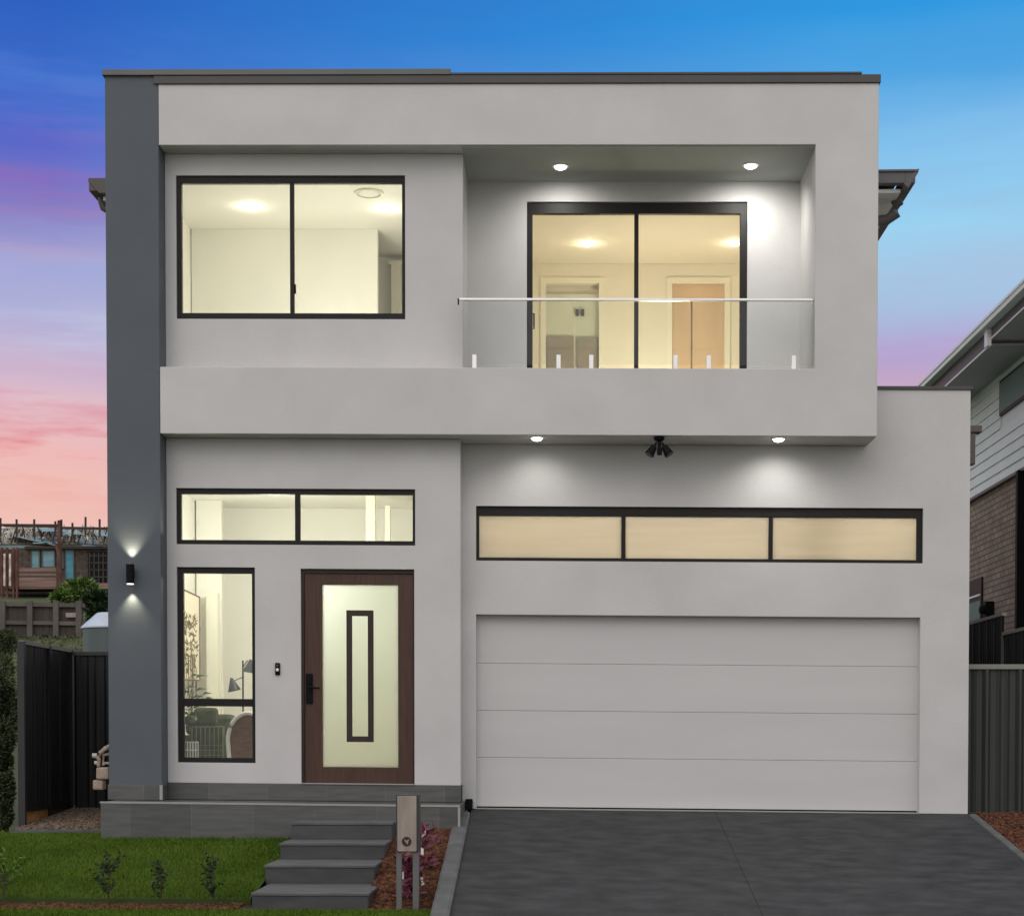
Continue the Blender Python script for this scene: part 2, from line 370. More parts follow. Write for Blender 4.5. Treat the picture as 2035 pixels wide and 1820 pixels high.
m3 = nd("ShaderNodeMix", data_type='RGBA'); L.new(mth('MULTIPLY', mth('MULTIPLY', cl.outputs[0], mth('MULTIPLY', mth('SUBTRACT', .95, t, clamp=True), 1.5)), mth('SUBTRACT', 1, mth('MULTIPLY', az, .8))), m3.inputs[0]); L.new(mx.outputs[2], m3.inputs[6]); L.new(ccr.outputs[0], m3.inputs[7])
# the rest of the dusk sky (behind the viewer and overhead) is a pale even glow
fr = nd("ShaderNodeMapRange", interpolation_type='SMOOTHSTEP'); fr.inputs[1].default_value = .35; fr.inputs[2].default_value = .8; L.new(dy, fr.inputs[0])
glow = nd("ShaderNodeRGB"); glow.outputs[0].default_value = (.93, .902, .918, 1)
m4 = nd("ShaderNodeMix", data_type='RGBA'); L.new(fr.outputs[0], m4.inputs[0]); L.new(glow.outputs[0], m4.inputs[6]); L.new(m3.outputs[2], m4.inputs[7])
bg = nd("ShaderNodeBackground"); L.new(m4.outputs[2], bg.inputs[0]); bg.inputs[1].default_value = 1.0
SE, SR = R(38), R(200)
sky = nd("ShaderNodeTexSky"); sky.sky_type = 'NISHITA'; sky.sun_disc = False; sky.sun_elevation = SE; sky.sun_rotation = SR
skm = nd("ShaderNodeMix", data_type='RGBA'); L.new(fr.outputs[0], skm.inputs[0]); L.new(sky.outputs[0], skm.inputs[6]); skm.inputs[7].default_value = (0,0,0,1)
bg2 = nd("ShaderNodeBackground"); L.new(skm.outputs[2], bg2.inputs[0]); bg2.inputs[1].default_value = .01
ad = nd("ShaderNodeAddShader"); L.new(bg.outputs[0], ad.inputs[0]); L.new(bg2.outputs[0], ad.inputs[1])
wo = nd("ShaderNodeOutputWorld"); L.new(ad.outputs[0], wo.inputs[0])

sl = bpy.data.lights.new("sun", 'SUN'); sl.energy = .45; sl.angle = R(35); sl.color = (1, .93, .88)
so = bpy.data.objects.new("sun", sl); col.objects.link(so)
sd = Vector((math.sin(SR)*math.cos(SE), math.cos(SR)*math.cos(SE), math.sin(SE)))      # towards the light
so.rotation_euler = (-sd).to_track_quat('-Z', 'Y').to_euler()

scene.view_settings.view_transform = 'Standard'; scene.view_settings.look = 'None'
scene.view_settings.exposure = 0; scene.view_settings.gamma = 1
scene.cycles.max_bounces = 8; scene.cycles.diffuse_bounces = 4; scene.cycles.transparent_max_bounces = 12
scene.cycles.caustics_reflective = False; scene.cycles.caustics_refractive = False

# ================================================================== THE HOUSE
YF, YE, YG, YB = 0.0, .27, .58, 1.15      # front frame, entry wall, garage wall, balcony wall
house = thing('modern_house', 'modern two-storey pale grey rendered house with dark slate side pillar, balcony and double garage', 'house', (0, 3, -1.05))
XPL = HX(212, 800, YF); XPR = HX(316, 500, YF)          # slate pillar
XFR = HX(1745, 500, YF)                                  # right edge of the upper frame
XBR = HX(1620, 500, YF); XBL = HX(920, 450, YE)          # balcony opening
XGL = HX(915, 1200, YE); XGR = HX(1926, 1200, YG)
zTop = HZ(167, YF); zF1 = HZ(288, YF); zB1 = HZ(731, YF); zB0 = HZ(864, YF)
zPil = HZ(149, YF); zGT = HZ(775, YG, 1850); zGB = HZ(1611, YG, 1390); zSill = HZ(1558, YE, 700); zLand = HZ(1590, YE, 560)

# front frame: roof band, right post, balcony band
m = MB(); m.wall(XPR + .003, XFR, zB0, zTop, YF, 1.32, [(XPR - 1, XBR, zB1, zF1)])
m.build('facade_frame', M['render'], house, True, bevel=.006)
# slate pillar with the side wall behind it
m = MB(); m.box(XPL, XPR, YF, .45, HZ(1560, YF, 270), zPil)
m.build('accent_pillar', M['slate'], house, True, bevel=.006, label='dark slate blue rendered pillar')
m = MB(); m.box(XPL + .004, XPL + .2, .451, 7, -1.0, zF1 + .05)
m.build('side_wall', M['render'], house, True)
# entry bay, lower
W2 = (HX(350, 1025, YE), HX(825, 1025, YE), HZ(1082.5, YE, 588), HZ(971, YE, 588))
W3 = (HX(352, 1320, YE), HX(507, 1320, YE), HZ(1515, YE, 430), HZ(1127, YE, 430))
DR = (HX(598, 1340, YE), HX(823.5, 1340, YE), zSill - .02, HZ(1130.5, YE, 710))
m = MB(); m.wall(XPR + .002, XGL, zSill, zB0 - .002, YE, YE + .16, [W2, W3, (DR[0], DR[1], zSill - .1, DR[3])])
m.box(XGL - .16, XGL, YE + .161, YG + .16, zSill, zB0 - .002)
m.build('entry_wall', M['render'], house, True, bevel=.005)
# entry bay, upper
W1 = (HX(350, 490, YE), HX(805, 490, YE), HZ(634, YE, 580), HZ(349, YE, 580))
m = MB(); m.wall(XPR + .002, XBL, zB1 + .001, zF1 - .001, YE, YE + .16, [W1])
m.box(XBL - .16, XBL, YE + .161, YB - .001, zB1 + .001, zF1 - .001)
m.build('upper_wall', M['render'], house, True, bevel=.005)
# balcony wall
SD = (HX(1047, 570, YB), HX(1485, 570, YB), zB1 - .02, HZ(401, YB, 1266))
m = MB(); m.wall(XBL - .16, XBR + .1, zB1 + .002, zF1 - .001, YB, YB + .16, [(SD[0], SD[1], zB1 - .1, SD[3])])
m.build('balcony_wall', M['render'], house, True)
# garage wall
W4 = (HX(946, 1060, YG), HX(1834.5, 1060, YG), HZ(1116.5, YG, 1390), HZ(1007.5, YG, 1390))
GD = (HX(946, 1410, YG), HX(1828, 1410, YG), zGB - .1, HZ(1223.5, YG, 1388))
m = MB(); m.wall(XGL + .001, XGR, zGB, zGT, YG, YG + .2, [W4, GD, (XGL - 1, XFR - .02, zB0 - .002, zGT + 1)])
m.build('garage_wall', M['render'], house, True, bevel=.005)
m = MB(); m.box(XGR - .2, XGR - .003, YG + .201, 7, zGB, zGT - .3)
m.build('garage_side_wall', M['render'], house, True)
m = MB(); m.box(XFR - .2, XFR - .004, 1.321, 7, zB0, zF1 + .05)
m.build('upper_side_wall', M['render'], house, True)
# soffit linings
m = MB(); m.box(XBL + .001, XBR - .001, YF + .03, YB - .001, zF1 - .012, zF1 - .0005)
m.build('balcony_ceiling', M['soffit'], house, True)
# parapet cappings
z1 = HZ(139, YF); zA = HZ(150.5, YF)
m = MB(); m.box(XPL - .02, HX(896, 150, YF), -.035, .5, zA, z1)
m.build('parapet_cap', M['cap'], house, True, bevel=.004)
m = MB(); m.box(HX(306, 160, YF), HX(1750, 160, YF), -.022, 1.34, zTop, zA - .002)
m.box(HX(896, 160, YF) + .002, HX(1712, 160, YF), -.03, 1.3, zA - .001, zA + .022)
m.build('parapet_cap', M['capdark'], house, True, bevel=.004)
m = MB(); m.box(HX(1742, 770, YG), XGR + .025, YG - .02, YG + .24, zGT + .001, HZ(768, YG, 1850))
m.build('parapet_cap', M['capdark'], house, True, bevel=.004)
# roof, eaves and gutters behind the parapets
zE = pX(1790, 372, 3.75).z
YEV = pX(1790, 372, 3.75).y
XL_, XR_ = XPL - .42, 3.78
m = MB()
m.add([(XL_, YEV, zE+.16), (XR_, YEV, zE+.16), (XR_, 7.5, zE+.16), (XL_, 7.5, zE+.16), (-1.2, YEV+3.2, zE+1.0), (-.3, YEV+3.2, zE+1.0), (-.3, 4.6, zE+1.0), (-1.2, 4.6, zE+1.0)],
      [(0,1,5,4),(1,2,6,5),(2,3,7,6),(3,0,4,7),(4,5,6,7)])
m.build('roof', M['roof'], house)
for side, gm in ((0, M['colorbond2']), (1, M['colorbond'])):
    m = MB()
    if side:
        xa, xb = XFR + .01, XR_
        m.box(xa, xb, YEV - .11, YEV, zE + .01, zE + .14); m.box(xb, xb + .11, YEV - .11, 7.3, zE + .01, zE + .14)
        m.box(xa, xb + .13, YEV - .13, YEV - .112, zE + .13, zE + .155); m.box(xb + .112, xb + .13, YEV - .112, 7.3, zE + .13, zE + .155)
        m.prism([(xb - .02, YEV - .12, zE + .0), (xb + .12, YEV - .12, zE + .155), (xb + .15, YEV - .12, zE + .165), (xb + .14, YEV - .12, zE + .12), (xb + .03, YEV - .12, zE - .05)], (0, .1, 0))
    else:
        xa, xb = XPL - .01, XL_
        m.box(xb, xa, YEV - .11, YEV, zE + .01, zE + .12); m.box(xb - .10, xb, YEV - .11, 7.3, zE + .01, zE + .12)
        m.prism([(xb + .02, YEV - .12, zE - .02), (xb - .11, YEV - .12, zE + .12), (xb - .10, YEV - .12, zE + .15), (xb + .12, YEV - .12, zE + .15), (xb + .12, YEV - .12, zE - .02)], (0, .08, 0))
    m.build('gutter', gm, house, bevel=.004)
m = MB(); m.box(XFR + .01, XR_ - .03, YEV + .01, 7.3, zE - .06, zE - .02)
m.build('eave_lining', M['gutter'], house)
m = MB(); m.box(XL_ + .03, XPL - .01, YEV + .01, 7.3, zE - .06, zE - .02)
m.build('eave_lining', M['gutter'], house)
m = MB(); m.tube([(XR_ - .04, YEV + .35, zE), (XR_ + .0, YEV + .3, zE - .10), (XR_ - .02, YEV + .3, zE - .2), (XR_ - .12, YEV + .34, zE - .26), (XFR + .1, YEV + .42, zE - .27), (XFR + .06, YEV + .42, zE - .35), (XFR + .06, YEV + .42, -1)], .06, 10)
m.build('downpipe', M['colorbond'], house, smooth=True)
m = MB(); m.tube([px(203, 366, YEV + .1), px(202, 385, YEV + .1), px(202, 402, YEV + .1), px(206, 413, YEV + .1), px(216, 419, YEV + .1)], .042, 12)
m.build('downpipe', M['colorbond2'], house, smooth=True)
p = px(1931, 848, 1.6); q = px(1952, 850, 1.6)
m = MB(); m.box(XGR - .02, q.x, 1.6, 1.75, q.z - .05, q.z + .03); m.box(XGR - .02, p.x + .05, 1.62, 1.74, p.z - .42, q.z - .051)
m.build('gutter', M['colorbond2'], house, bevel=.01)

# tiled plinth and landing
YL = -.60
m = MB(); m.box(XPL - .01, XPR + .004, YF - .012, .44, zLand, HZ(1559, YF, 270) )
m.box(XPR + .005, XGL + .002, YE - .014, YE + .14, zLand, zSill - .001)
m.box(HX(200, 1620, YL), HX(912, 1620, YL), YL, YG + .1, -1.3, zLand - .004)
m.build('tiled_plinth', M['plinth'], house, True, bevel=.004)
m = MB(); m.box(HX(200, 1620, YL) - .006, HX(912, 1620, YL) + .006, YL - .006, YL + .05, zLand - .015, zLand + .002)
m.box(XPR - .02, XPR + .010, YF - .018, YF + .0, zLand + .003, HZ(1559, YF, 270))
m.box(HX(910, 1620, YL), HX(914, 1620, YL) + .004, YL - .006, YL - .001, -1.2, zLand - .016)
m.build('tile_trim', M['tiletrim'], house, True)

# ---- windows
def window(name, H, Y, bars, glassmat, mull=(), trans=(), th=.05, label=None, dep=.07):
    x0, x1, z0, z1 = H; l, r, tp, b = bars
    m = MB(); m.ring(x0 + .001, x1 - .001, Y, Y + dep, z0 + .001, z1 - .001, l, r, tp, b)
    wn = m.build(name, M['frame'], house, True, bevel=.003, label=label)
    for a, c in mull:
        m = MB(); m.box(a, c, Y + .004, Y + dep - .006, z0 + b + .0015, z1 - tp - .0015); m.build('mullion', M['frame'], wn, True, bevel=.003)
    for a, c in trans:
        m = MB(); m.box(x0 + l + .0015, x1 - r - .0015, Y - .006, Y + dep - .006, a, c); m.build('transom', M['frame'], wn, True, bevel=.003)
    xs = [x0 + l] + [q for ac in mull for q in ac] + [x1 - r]; zs = [z0 + b] + [q for ac in trans for q in ac] + [z1 - tp]
    for i in range(0, len(xs), 2):
        for j in range(0, len(zs), 2):
            m = MB(); m.box(xs[i] + .002, xs[i+1] - .002, Y + .035, Y + .041, zs[j] + .002, zs[j+1] - .002)
            m.build('pane', glassmat, wn, True)
    return wn
d_ = YE + .03
w1 = window('window', W1, d_, (.05, .034, .066, .068), M['glass'], mull=[(HX(576, 490, d_), HX(584, 490, d_))], label='wide two-pane sliding window of the upper floor')
m = MB(); m.box(HX(584, 575, d_), HX(588, 575, d_), d_ - .004, d_ + .02, HZ(584, d_), HZ(566, d_)); m.build('latch', M['black'], w1, True)
window('window', W2, d_, (.045, .028, .054, .05), M['glass'], mull=[(HX(586, 1025, d_), HX(596, 1025, d_))], label='low two-pane highlight window above the front door')
window('window', W3, d_, (.062, .036, .06, .052), M['glass'], trans=[(HZ(1403, d_, 430), HZ(1388, d_, 430))], label='tall narrow window beside the front door')
d_ = YG + .035
window('window', W4, d_, (.03, .058, .098, .038), M['gglass'], mull=[(HX(1235, 1060, d_), HX(1243, 1060, d_)), (HX(1528, 1060, d_), HX(1536, 1060, d_))], label='long three-pane frosted window above the garage door')
d_ = YB + .03
sdoor = window('sliding_door', SD, d_, (.062, .076, .12, .03), M['glass'], mull=[(HX(1260.5, 570, d_), HX(1269, 570, d_))], label='black framed glass sliding door to the balcony')
hxv = HX(1055, 640, d_)
m = MB(); m.tube([(hxv, d_ - .002, HZ(624, d_)), (hxv + .035, d_ - .04, HZ(625, d_)), (hxv + .035, d_ - .04, HZ(655, d_)), (hxv, d_ - .002, HZ(656, d_))], .009, 8)
m.box(hxv - .03, hxv + .008, d_ - .012, d_ - .001, HZ(660, d_), HZ(620, d_))
m.build('handle', M['frame'], sdoor, True)

# ---- front door
yD = YE + .04
m = MB(); m.ring(DR[0] + .001, DR[1] - .001, yD, yD + .09, zSill + .001, DR[3] - .001, .028, .012, .04, .0001)
fd = m.build('front_door', M['wooddark'], house, True, bevel=.002, label='dark brown timber entry door with frosted glass')
lx0, lx1, lz0, lz1 = DR[0] + .03, DR[1] - .014, zSill + .012, DR[3] - .043
gx0, gx1, gz0, gz1 = HX(640, 1340, yD), HX(791, 1340, yD), HZ(1524, yD, 715), HZ(1161.5, yD, 715)
m = MB(); m.ring(lx0, lx1, yD + .02, yD + .065, lz0, lz1, gx0 - lx0, lx1 - gx1, lz1 - gz1, gz0 - lz0)
m.build('door_leaf', M['wood'], fd, True, bevel=.004)
m = MB(); m.box(gx0 + .001, gx1 - .001, yD + .038, yD + .046, gz0 + .001, gz1 - .001); m.build('glass_panel', M['doorglass'], fd, True)
a = (HX(688, 1340, yD), HX(742, 1340, yD), HZ(1474, yD, 715), HZ(1212, yD, 715))
m = MB(); m.ring(a[0], a[1], yD + .022, yD + .0375, a[2], a[3], .062, .062, .062, .062); m.build('inner_frame', M['wooddark'], fd, True, bevel=.003)
hx0 = HX(608, 1370, yD); hx1 = HX(621, 1370, yD)
m = MB(); m.box(hx0, hx1, yD + .0, yD + .019, HZ(1398, yD, 615), HZ(1338, yD, 615)); m.box(hx0 + .01, hx1 - .01, yD - .012, yD - .001, HZ(1358, yD, 615), HZ(1341, yD, 615))
m.build('door_lock', M['black'], fd, True, bevel=.004)
m = MB(); m.tube([(hx1 - .03, yD - .001, HZ(1366, yD, 615)), (hx1 - .03, yD - .045, HZ(1366, yD, 615)), (HX(637, 1366, yD), yD - .045, HZ(1367, yD, 615))], .010, 8); m.build('door_handle', M['black'], fd, True)
m = MB(); m.box(DR[0] + .002, DR[1] - .002, YE - .03, YE + .14, zSill - .0005, zSill + .011); m.build('threshold', M['tiletrim'], fd, True)

# ---- garage door
yGd = YG + .12
zs = [HZ(1606.5, yGd, 1388)] + [HZ(v, yGd, 1388) for v in (1508.5, 1415, 1321)] + [GD[3] + .05]
m = MB(); m.box(GD[0] - .05, GD[1] + .05, yGd + .05, yGd + .07, zGB - .02, GD[3] + .05)
gd = m.build('garage_door', M['gardoor'], house, True, label='wide pale grey sectional garage door of four panels')
for i in range(4):
    m = MB(); m.box(GD[0] - .04, GD[1] + .04, yGd, yGd + .045, zs[i] + .0012, zs[i+1] - .0012); m.build('panel', M['gardoor'], gd, True, bevel=.004)
m = MB(); m.box(GD[0] + .001, GD[1] - .001, yGd + .006, yGd + .046, zGB + .002, zs[0] + .001); m.build('bottom_seal', M['black'], gd, True)

m = MB(); m.box(GD[0] + .001, GD[1] - .001, YG + .004, yGd + .004, zGB - .03, zGB + .006); m.build('sill', M['tiletrim'], gd, True)
# ---- balustrade
yB = .10; zRail = HZ(596, yB, 1266)
xa, xb = HX(920, 660, yB), XBR - .004
m = MB(); m.box(HX(913, 596, yB), XBR - .002, yB - .022, yB + .022, zRail - .012, zRail + .012)
bal = m.build('balustrade', M['steel'], house, True, bevel=.003, label='frameless glass balcony balustrade with slim steel top rail')
g1, g2 = HX(1142, 660, yB), HX(1375, 660, yB)
zg0 = zB1 + .06
for a, b in ((xa, g1 - .006), (g1 + .006, g2 - .006), (g2 + .006, xb)):
    m = MB(); m.box(a, b, yB - .006, yB + .006, zg0, zRail - .013); m.build('glass_panel', M['balglass'], bal, True)
for u in (943, 1110, 1175, 1342, 1408, 1577):
    x = HX(u, 720, yB); m = MB()
    m.box(x - .022, x + .022, yB - .03, yB - .007, zB1 + .012, HZ(706, yB)); m.box(x - .022, x + .022, yB + .007, yB + .03, zB1 + .012, HZ(706, yB)); m.box(x - .022, x + .022, yB - .007, yB + .007, zB1 + .012, zg0 - .002)
    m.lathe((x, yB, zB1 + .0005), [(.0, 0), (.045, 0), (.045, .010), (.0, .012)], 20)
    m.build('spigot', M['steel'], bal, True, bevel=.002)
x = HX(912, 600, yB)
m = MB(); m.box(x - .012, x + .0, yB - .03, yB + .03, zRail - .05, zRail + .005); m.build('rail_bracket', M['black'], bal, True)

# ================================================================== ROOMS
def room(x0, x1, y0, y1, z0, z1, wallmat, lab=None, floor=None):
    m = MB(); m.add([(x0,y0,z0),(x1,y0,z0),(x1,y1,z0),(x0,y1,z0),(x0,y0,z1),(x1,y0,z1),(x1,y1,z1),(x0,y1,z1)],
                    [(4,5,6,7),(1,2,6,5),(2,3,7,6),(3,0,4,7)])
    o = m.build('room_interior', wallmat, house, True, label=lab)
    s = o.modifiers.new('solid', 'SOLIDIFY'); s.thickness = .08; s.offset = 1
    m = MB(); m.box(x0, x1, y0, y1, z0 - .08, z0); m.build('room_floor', floor or M['infloor'], house, True)
    return o
def fix_normals(o):
    pass
def downlight(x, y, z, lab, grp, lens, r=.055, shear=True, power=0, color=(1,.95,.82), kind='POINT', spot=100, blend=.9, rot=(0,0,0), drop=.07):
    zz = z - K*(x - XR) if shear else z
    t_ = thing('ceiling_downlight', lab, 'downlight', (x, y, zz), grp)
    m = MB(); m.lathe((x, y, zz), [(r*1.02, -.0005), (r*1.4, -.0005), (r*1.42, -.006), (r*1.05, -.012), (r*1.02, -.004)], 28); m.build('trim_ring', M['white'], t_, smooth=True)
    m = MB(); m.lathe((x, y, zz), [(r, -.0005), (r, -.012), (r*.85, -.026), (r*.5, -.036), (.0, -.04)], 28); m.build('lens', lens, t_, smooth=True)
    if power: lamp('downlight_lamp', kind, (x, y, zz - drop), power, color, t_, radius=.035, spot=spot, blend=blend, rot=rot)
    return t_
# upper left room
zc = zF1 - .06
yb = 2.75
x_l, x_r = -4.52, px(750, 450, yb).x
room(x_l, -1.25, YE + .161, yb + 1.2, zB1, zc, M['inwall'], 'cream painted upstairs room')
m = MB(); m.box(x_l + .01, x_r, yb, yb + .12, zB1, zc - .001); m.build('partition_wall', M['inwall'], house, True)
m = MB(); px0 = px(778, 500, yb + 1.1).x; m.box(px0, px0 + .12, yb + 1.05, yb + 1.18, zB1, HZ(528, yb + 1.1)); m.box(px0 - .03, px0 + .5, yb + 1.04, yb + 1.18, HZ(528, yb + 1.1), HZ(520, yb + 1.1)); m.build('door_frame', M['trimwhite'], house, True)
lamp('bedroom_fill', 'POINT', (-2.6, 1.4, zB1 + .35), 64, (1,.972,.91), house, radius=.2)  # added fill light, unseen below the sill, brightens walls and ceiling
def on_ceiling(u, v, z):
    d = N + RT*((u - PX)/F) + UP*((PY - v)/F); zr = z
    p = CAM + d*(z/d.z)
    for _ in range(4): p = CAM + d*((z - K*(p.x - XR))/d.z)
    return p
p = on_ceiling(497, 411, zc); downlight(p.x, p.y, zc, 'warm round downlight glowing on the ceiling behind the left pane of the upstairs window', 'lit ceiling downlights inside the rooms', M['lensin'], .06, power=3)
p = on_ceiling(769, 414, zc); downlight(p.x, p.y, zc, 'warm round downlight glowing in the right pane of the upstairs window, near the ceiling vent', 'lit ceiling downlights inside the rooms', M['lensin'], .06, power=3)
p = on_ceiling(733, 383, zc); z_ = zc - K*(p.x - XR)
v_ = thing('ceiling_vent', 'round white ceiling air vent seen through the upstairs window', 'vent', (p.x, p.y, z_))
m = MB(); m.lathe((p.x, p.y, z_), [(.17, -.001), (.165, -.02), (.14, -.022), (.135, -.008)], 36); m.build('vent_ring', M['trimwhite'], v_, smooth=True)
m = MB(); m.lathe((p.x, p.y, z_), [(.12, -.001), (.115, -.015), (.0, -.025)], 36); m.build('vent_disc', M['inwall'], v_, smooth=True)
# balcony room
zc2 = zF1 + .0; yb2 = 4.6
room(-.9, 2.95, YB + .161, yb2, zB1, zc2, M['inwall2'], 'tan lit upstairs room behind the balcony door')
o1 = (px(1085, 650, yb2).x, px(1190, 650, yb2).x, HZ(569, yb2)); o2 = (px(1334, 650, yb2).x, px(1438, 650, yb2).x, HZ(568, yb2))
m = MB(); m.wall(-.88, 2.93, zB1 + .001, zc2 - .002, yb2 - .14, yb2 - .02, [(o1[0], o1[1], zB1 - 1, o1[2]), (o2[0], o2[1], zB1 - 1, o2[2])]); m.build('partition_wall', M['inwall2'], house, True)
for o_ in (o1, o2):
    m = MB(); m.wall(o_[0] - .07, o_[1] + .07, zB1 + .001, o_[2] + .07, yb2 - .16, yb2 - .141, [(o_[0] + .002, o_[1] - .002, zB1 - 1, o_[2] - .002)]); m.build('door_frame', M['trimwhite'], house, True)
M['closet'] = mat('closet_door', (.60,.42,.25), .6, c2=(.68,.49,.31), vscale=1.2, stretch=(4,1,.5))
M['vanity'] = mat('vanity_board', (.30,.26,.20), .6, var=.15)
M['mirror'] = mat('bath_wall', (.62,.64,.50), .4, var=.03)
m = MB(); m.box(o1[0] + .001, o1[1] - .001, yb2 - .06, yb2 - .04, zB1 + .45, o1[2] - .12); m.build('bathroom_wall', M['mirror'], house, True)
c = (o1[0] + o1[1])/2
m = MB(); m.box(o1[0] + .01, c + .02, yb2 - .10, yb2 - .061, zB1 + .01, HZ(672, yb2)); m.box(c + .07, o1[1] - .01, yb2 - .10, yb2 - .061, zB1 + .01, HZ(674, yb2)); m.build('vanity_cabinet', M['vanity'], house, True)
m = MB(); m.box(c + .04, c + .085, yb2 - .1, yb2 - .062, HZ(630, yb2), HZ(618, yb2)); m.box(c + .11, c + .155, yb2 - .1, yb2 - .062, HZ(630, yb2), HZ(618, yb2)); m.build('towel_hook', M['timberdk'], house, True)
c = (o2[0] + o2[1])/2
m = MB(); m.box(o2[0] + .001, c - .09, yb2 - .07, yb2 - .04, zB1 + .005, o2[2] - .18); m.box(c - .07, o2[1] - .001, yb2 - .07, yb2 - .04, zB1 + .005, o2[2] - .18); m.box(o2[0] + .001, o2[1] - .001, yb2 - .09, yb2 - .05, o2[2] - .18, o2[2] - .002); m.build('closet_door', M['closet'], house, True)
p = on_ceiling(1168, 484, zc2); downlight(p.x, min(p.y, yb2 - .3), zc2, 'warm round downlight glowing behind the left pane of the balcony sliding door', 'lit ceiling downlights inside the rooms', M['lensin'], .055, power=3, color=(1,.86,.62))
p = on_ceiling(1460, 483, zc2); downlight(p.x, min(p.y, yb2 - .3), zc2, 'warm round downlight glowing behind the right pane of the balcony sliding door', 'lit ceiling downlights inside the rooms', M['lensin'], .055, power=3, color=(1,.86,.62))
lamp('sitting_room_fill', 'POINT', (1.2, 3.1, zB1 + .3), 66, (1,.905,.77), house, radius=.25)  # added fill light hidden low behind the balcony band, lifts the ceiling
# entry room
zc3 = zB0 - .30; ye = 3.6
room(-4.52, XGL - .17, YE + .161, ye, zSill - .02, zc3, M['inwall'], 'cream painted entry room')
q = px(440, 1030, 2.9).x
m = MB(); m.box(-4.5, q, 2.9, 3.0, zSill, zc3 - .001); m.build('partition_wall', M['inwall'], house, True)
q0, q1 = px(727, 1030, 2.2).x, px(745, 1030, 2.2).x
m = MB(); m.box(q0, q1, 2.2, 2.32, zSill, zc3 - .001); m.box(px(765, 1040, 2.2).x, px(775, 1040, 2.2).x, 2.2, 2.32, zSill, HZ(1005, 2.2, 770)); m.build('stair_post', M['trimwhite'], house, True)
q0, q1 = px(410, 1250, 2.6).x, px(432, 1250, 2.6).x
m = MB(); m.box(q0, q1, 2.6, 2.75, zSill, HZ(1178, 2.6, 420)); m.build('door_frame', M['trimwhite'], house, True)
lamp('entry_room_fill', 'POINT', (-3.25, 1.15, 2.0), 100, (1,.975,.915), house, radius=.12)  # added fill light, out of view behind the wall band above the door
lamp('entry_room_fill', 'POINT', (-1.9, 2.2, .3), 5, (1,.96,.84), house, radius=.12)  # weak added fill light that makes the door glass glow
# garage interior
room(XGL + .05, XGR - .25, YG + .205, 6.5, zGB, zB0 - .05, M['inwall2'], 'garage interior')
for xg in (-.2, 1.7, 3.6): lamp('garage_lamp', 'POINT', (xg, 2.3, 2.6), 35, (1,.925,.82), house, radius=.1)

# furniture seen through the tall window
def P(u, v, Y): return px(u, v, Y)
yb3 = 1.1
zfl = zSill - .02 - K*(-3.9 - XR) + .001
# mirror on the wall
a, b = P(362, 1172, 1.9), P(396, 1190, 2.4)
mr = thing('wall_mirror', 'tall thin-framed mirror leaning by the left wall inside the tall window', 'mirror', (a.x, 2.1, P(380, 1345, 2.1).z))
zb_, za_ = P(380, 1350, 2.1).z, P(380, 1172, 2.1).z
m = MB(); pts = [(a.x - .18, 1.8, za_ + .08), (b.x, 2.4, P(396, 1186, 2.4).z), (b.x, 2.4, zb_), (a.x - .18, 1.8, zb_)]
for i in range(4): m.bar(pts[i], pts[(i+1) % 4], .02)
m.build('mirror_frame', M['plank'], mr)
m = MB(); m.add([(x, y + .02, z) for x, y, z in pts], [(0,1,2,3)]); M['mirr'] = mat('mirror_face', (.66,.60,.46), .5, var=.03)
mo = m.build('mirror_face', M['mirr'], mr); s_ = mo.modifiers.new('s', 'SOLIDIFY'); s_.thickness = .01
# dried grasses in front of the mirror
dg = thing('dried_grass_arrangement', 'dried brown and green grasses standing before the mirror inside the tall window', 'dried flowers', (P(380,1340,1.7).x, 1.7, zfl))
m = MB()
for i in range(150):
    u = random.uniform(366, 391); v = random.uniform(1240, 1342) if random.random() < .75 else random.uniform(1228, 1250)
    q = P(u, v, 1.7 + random.uniform(-.1, .1)); m.leaf(q, (random.uniform(-.5,.5), random.uniform(-.3,.3), random.uniform(.3,1)), random.uniform(.05,.11), .022)
M['dried'] = mat('dried_stem', (.16,.11,.05), .9, c2=(.30,.25,.13), vscale=9)
m.build('grass_heads', M['dried'], dg)
m = MB(); c_ = P(378, 1360, 1.7)
for i in range(9): m.tube([(c_.x, c_.y, zfl + .35), (c_.x + random.uniform(-.06,.06), c_.y, P(378, 1300, 1.7).z)], .004, 5)
m.lathe((c_.x, c_.y, zfl), [(0, 0), (.08, 0), (.11, .2), (.06, .38), (.07, .42)], 18)
m.build('vase', M['dried'], dg)
# leafy pot plant
pl = thing('potted_plant', 'leafy green house plant behind the tall window beside the mirror', 'house plant', (P(375,1420,.95).x, .95, zfl))
m = MB()
base = P(372, 1405, .95)
for u, v, L_ in ((388,1340,.14),(398,1342,.16),(380,1362,.12),(398,1368,.15),(412,1375,.12),(418,1384,.10),(372,1372,.12),(392,1382,.14),(405,1388,.12)):
    q = P(u - 12, v + 6, .95); e_ = P(u + 10, v - 3, .95); m.tube([base, q], .004, 5); m.leaf(q, e_ - q, L_, .06, up=Vector((0,-.6,1)))
for i in range(42):
    q = P(random.uniform(360, 386), random.uniform(1405, 1445), .95 + random.uniform(-.08,.08)); m.leaf(q, (random.uniform(-1,1), random.uniform(-.5,.5), random.uniform(-.4,1)), .09, .05)
m.build('foliage', M['leafin'], pl)
m = MB(); m.lathe((base.x, .95, zfl), [(0,0),(.09,0),(.13,.28),(.12,.28),(.11,.25),(0,.25)], 20); m.build('pot', M['lampdk'], pl)
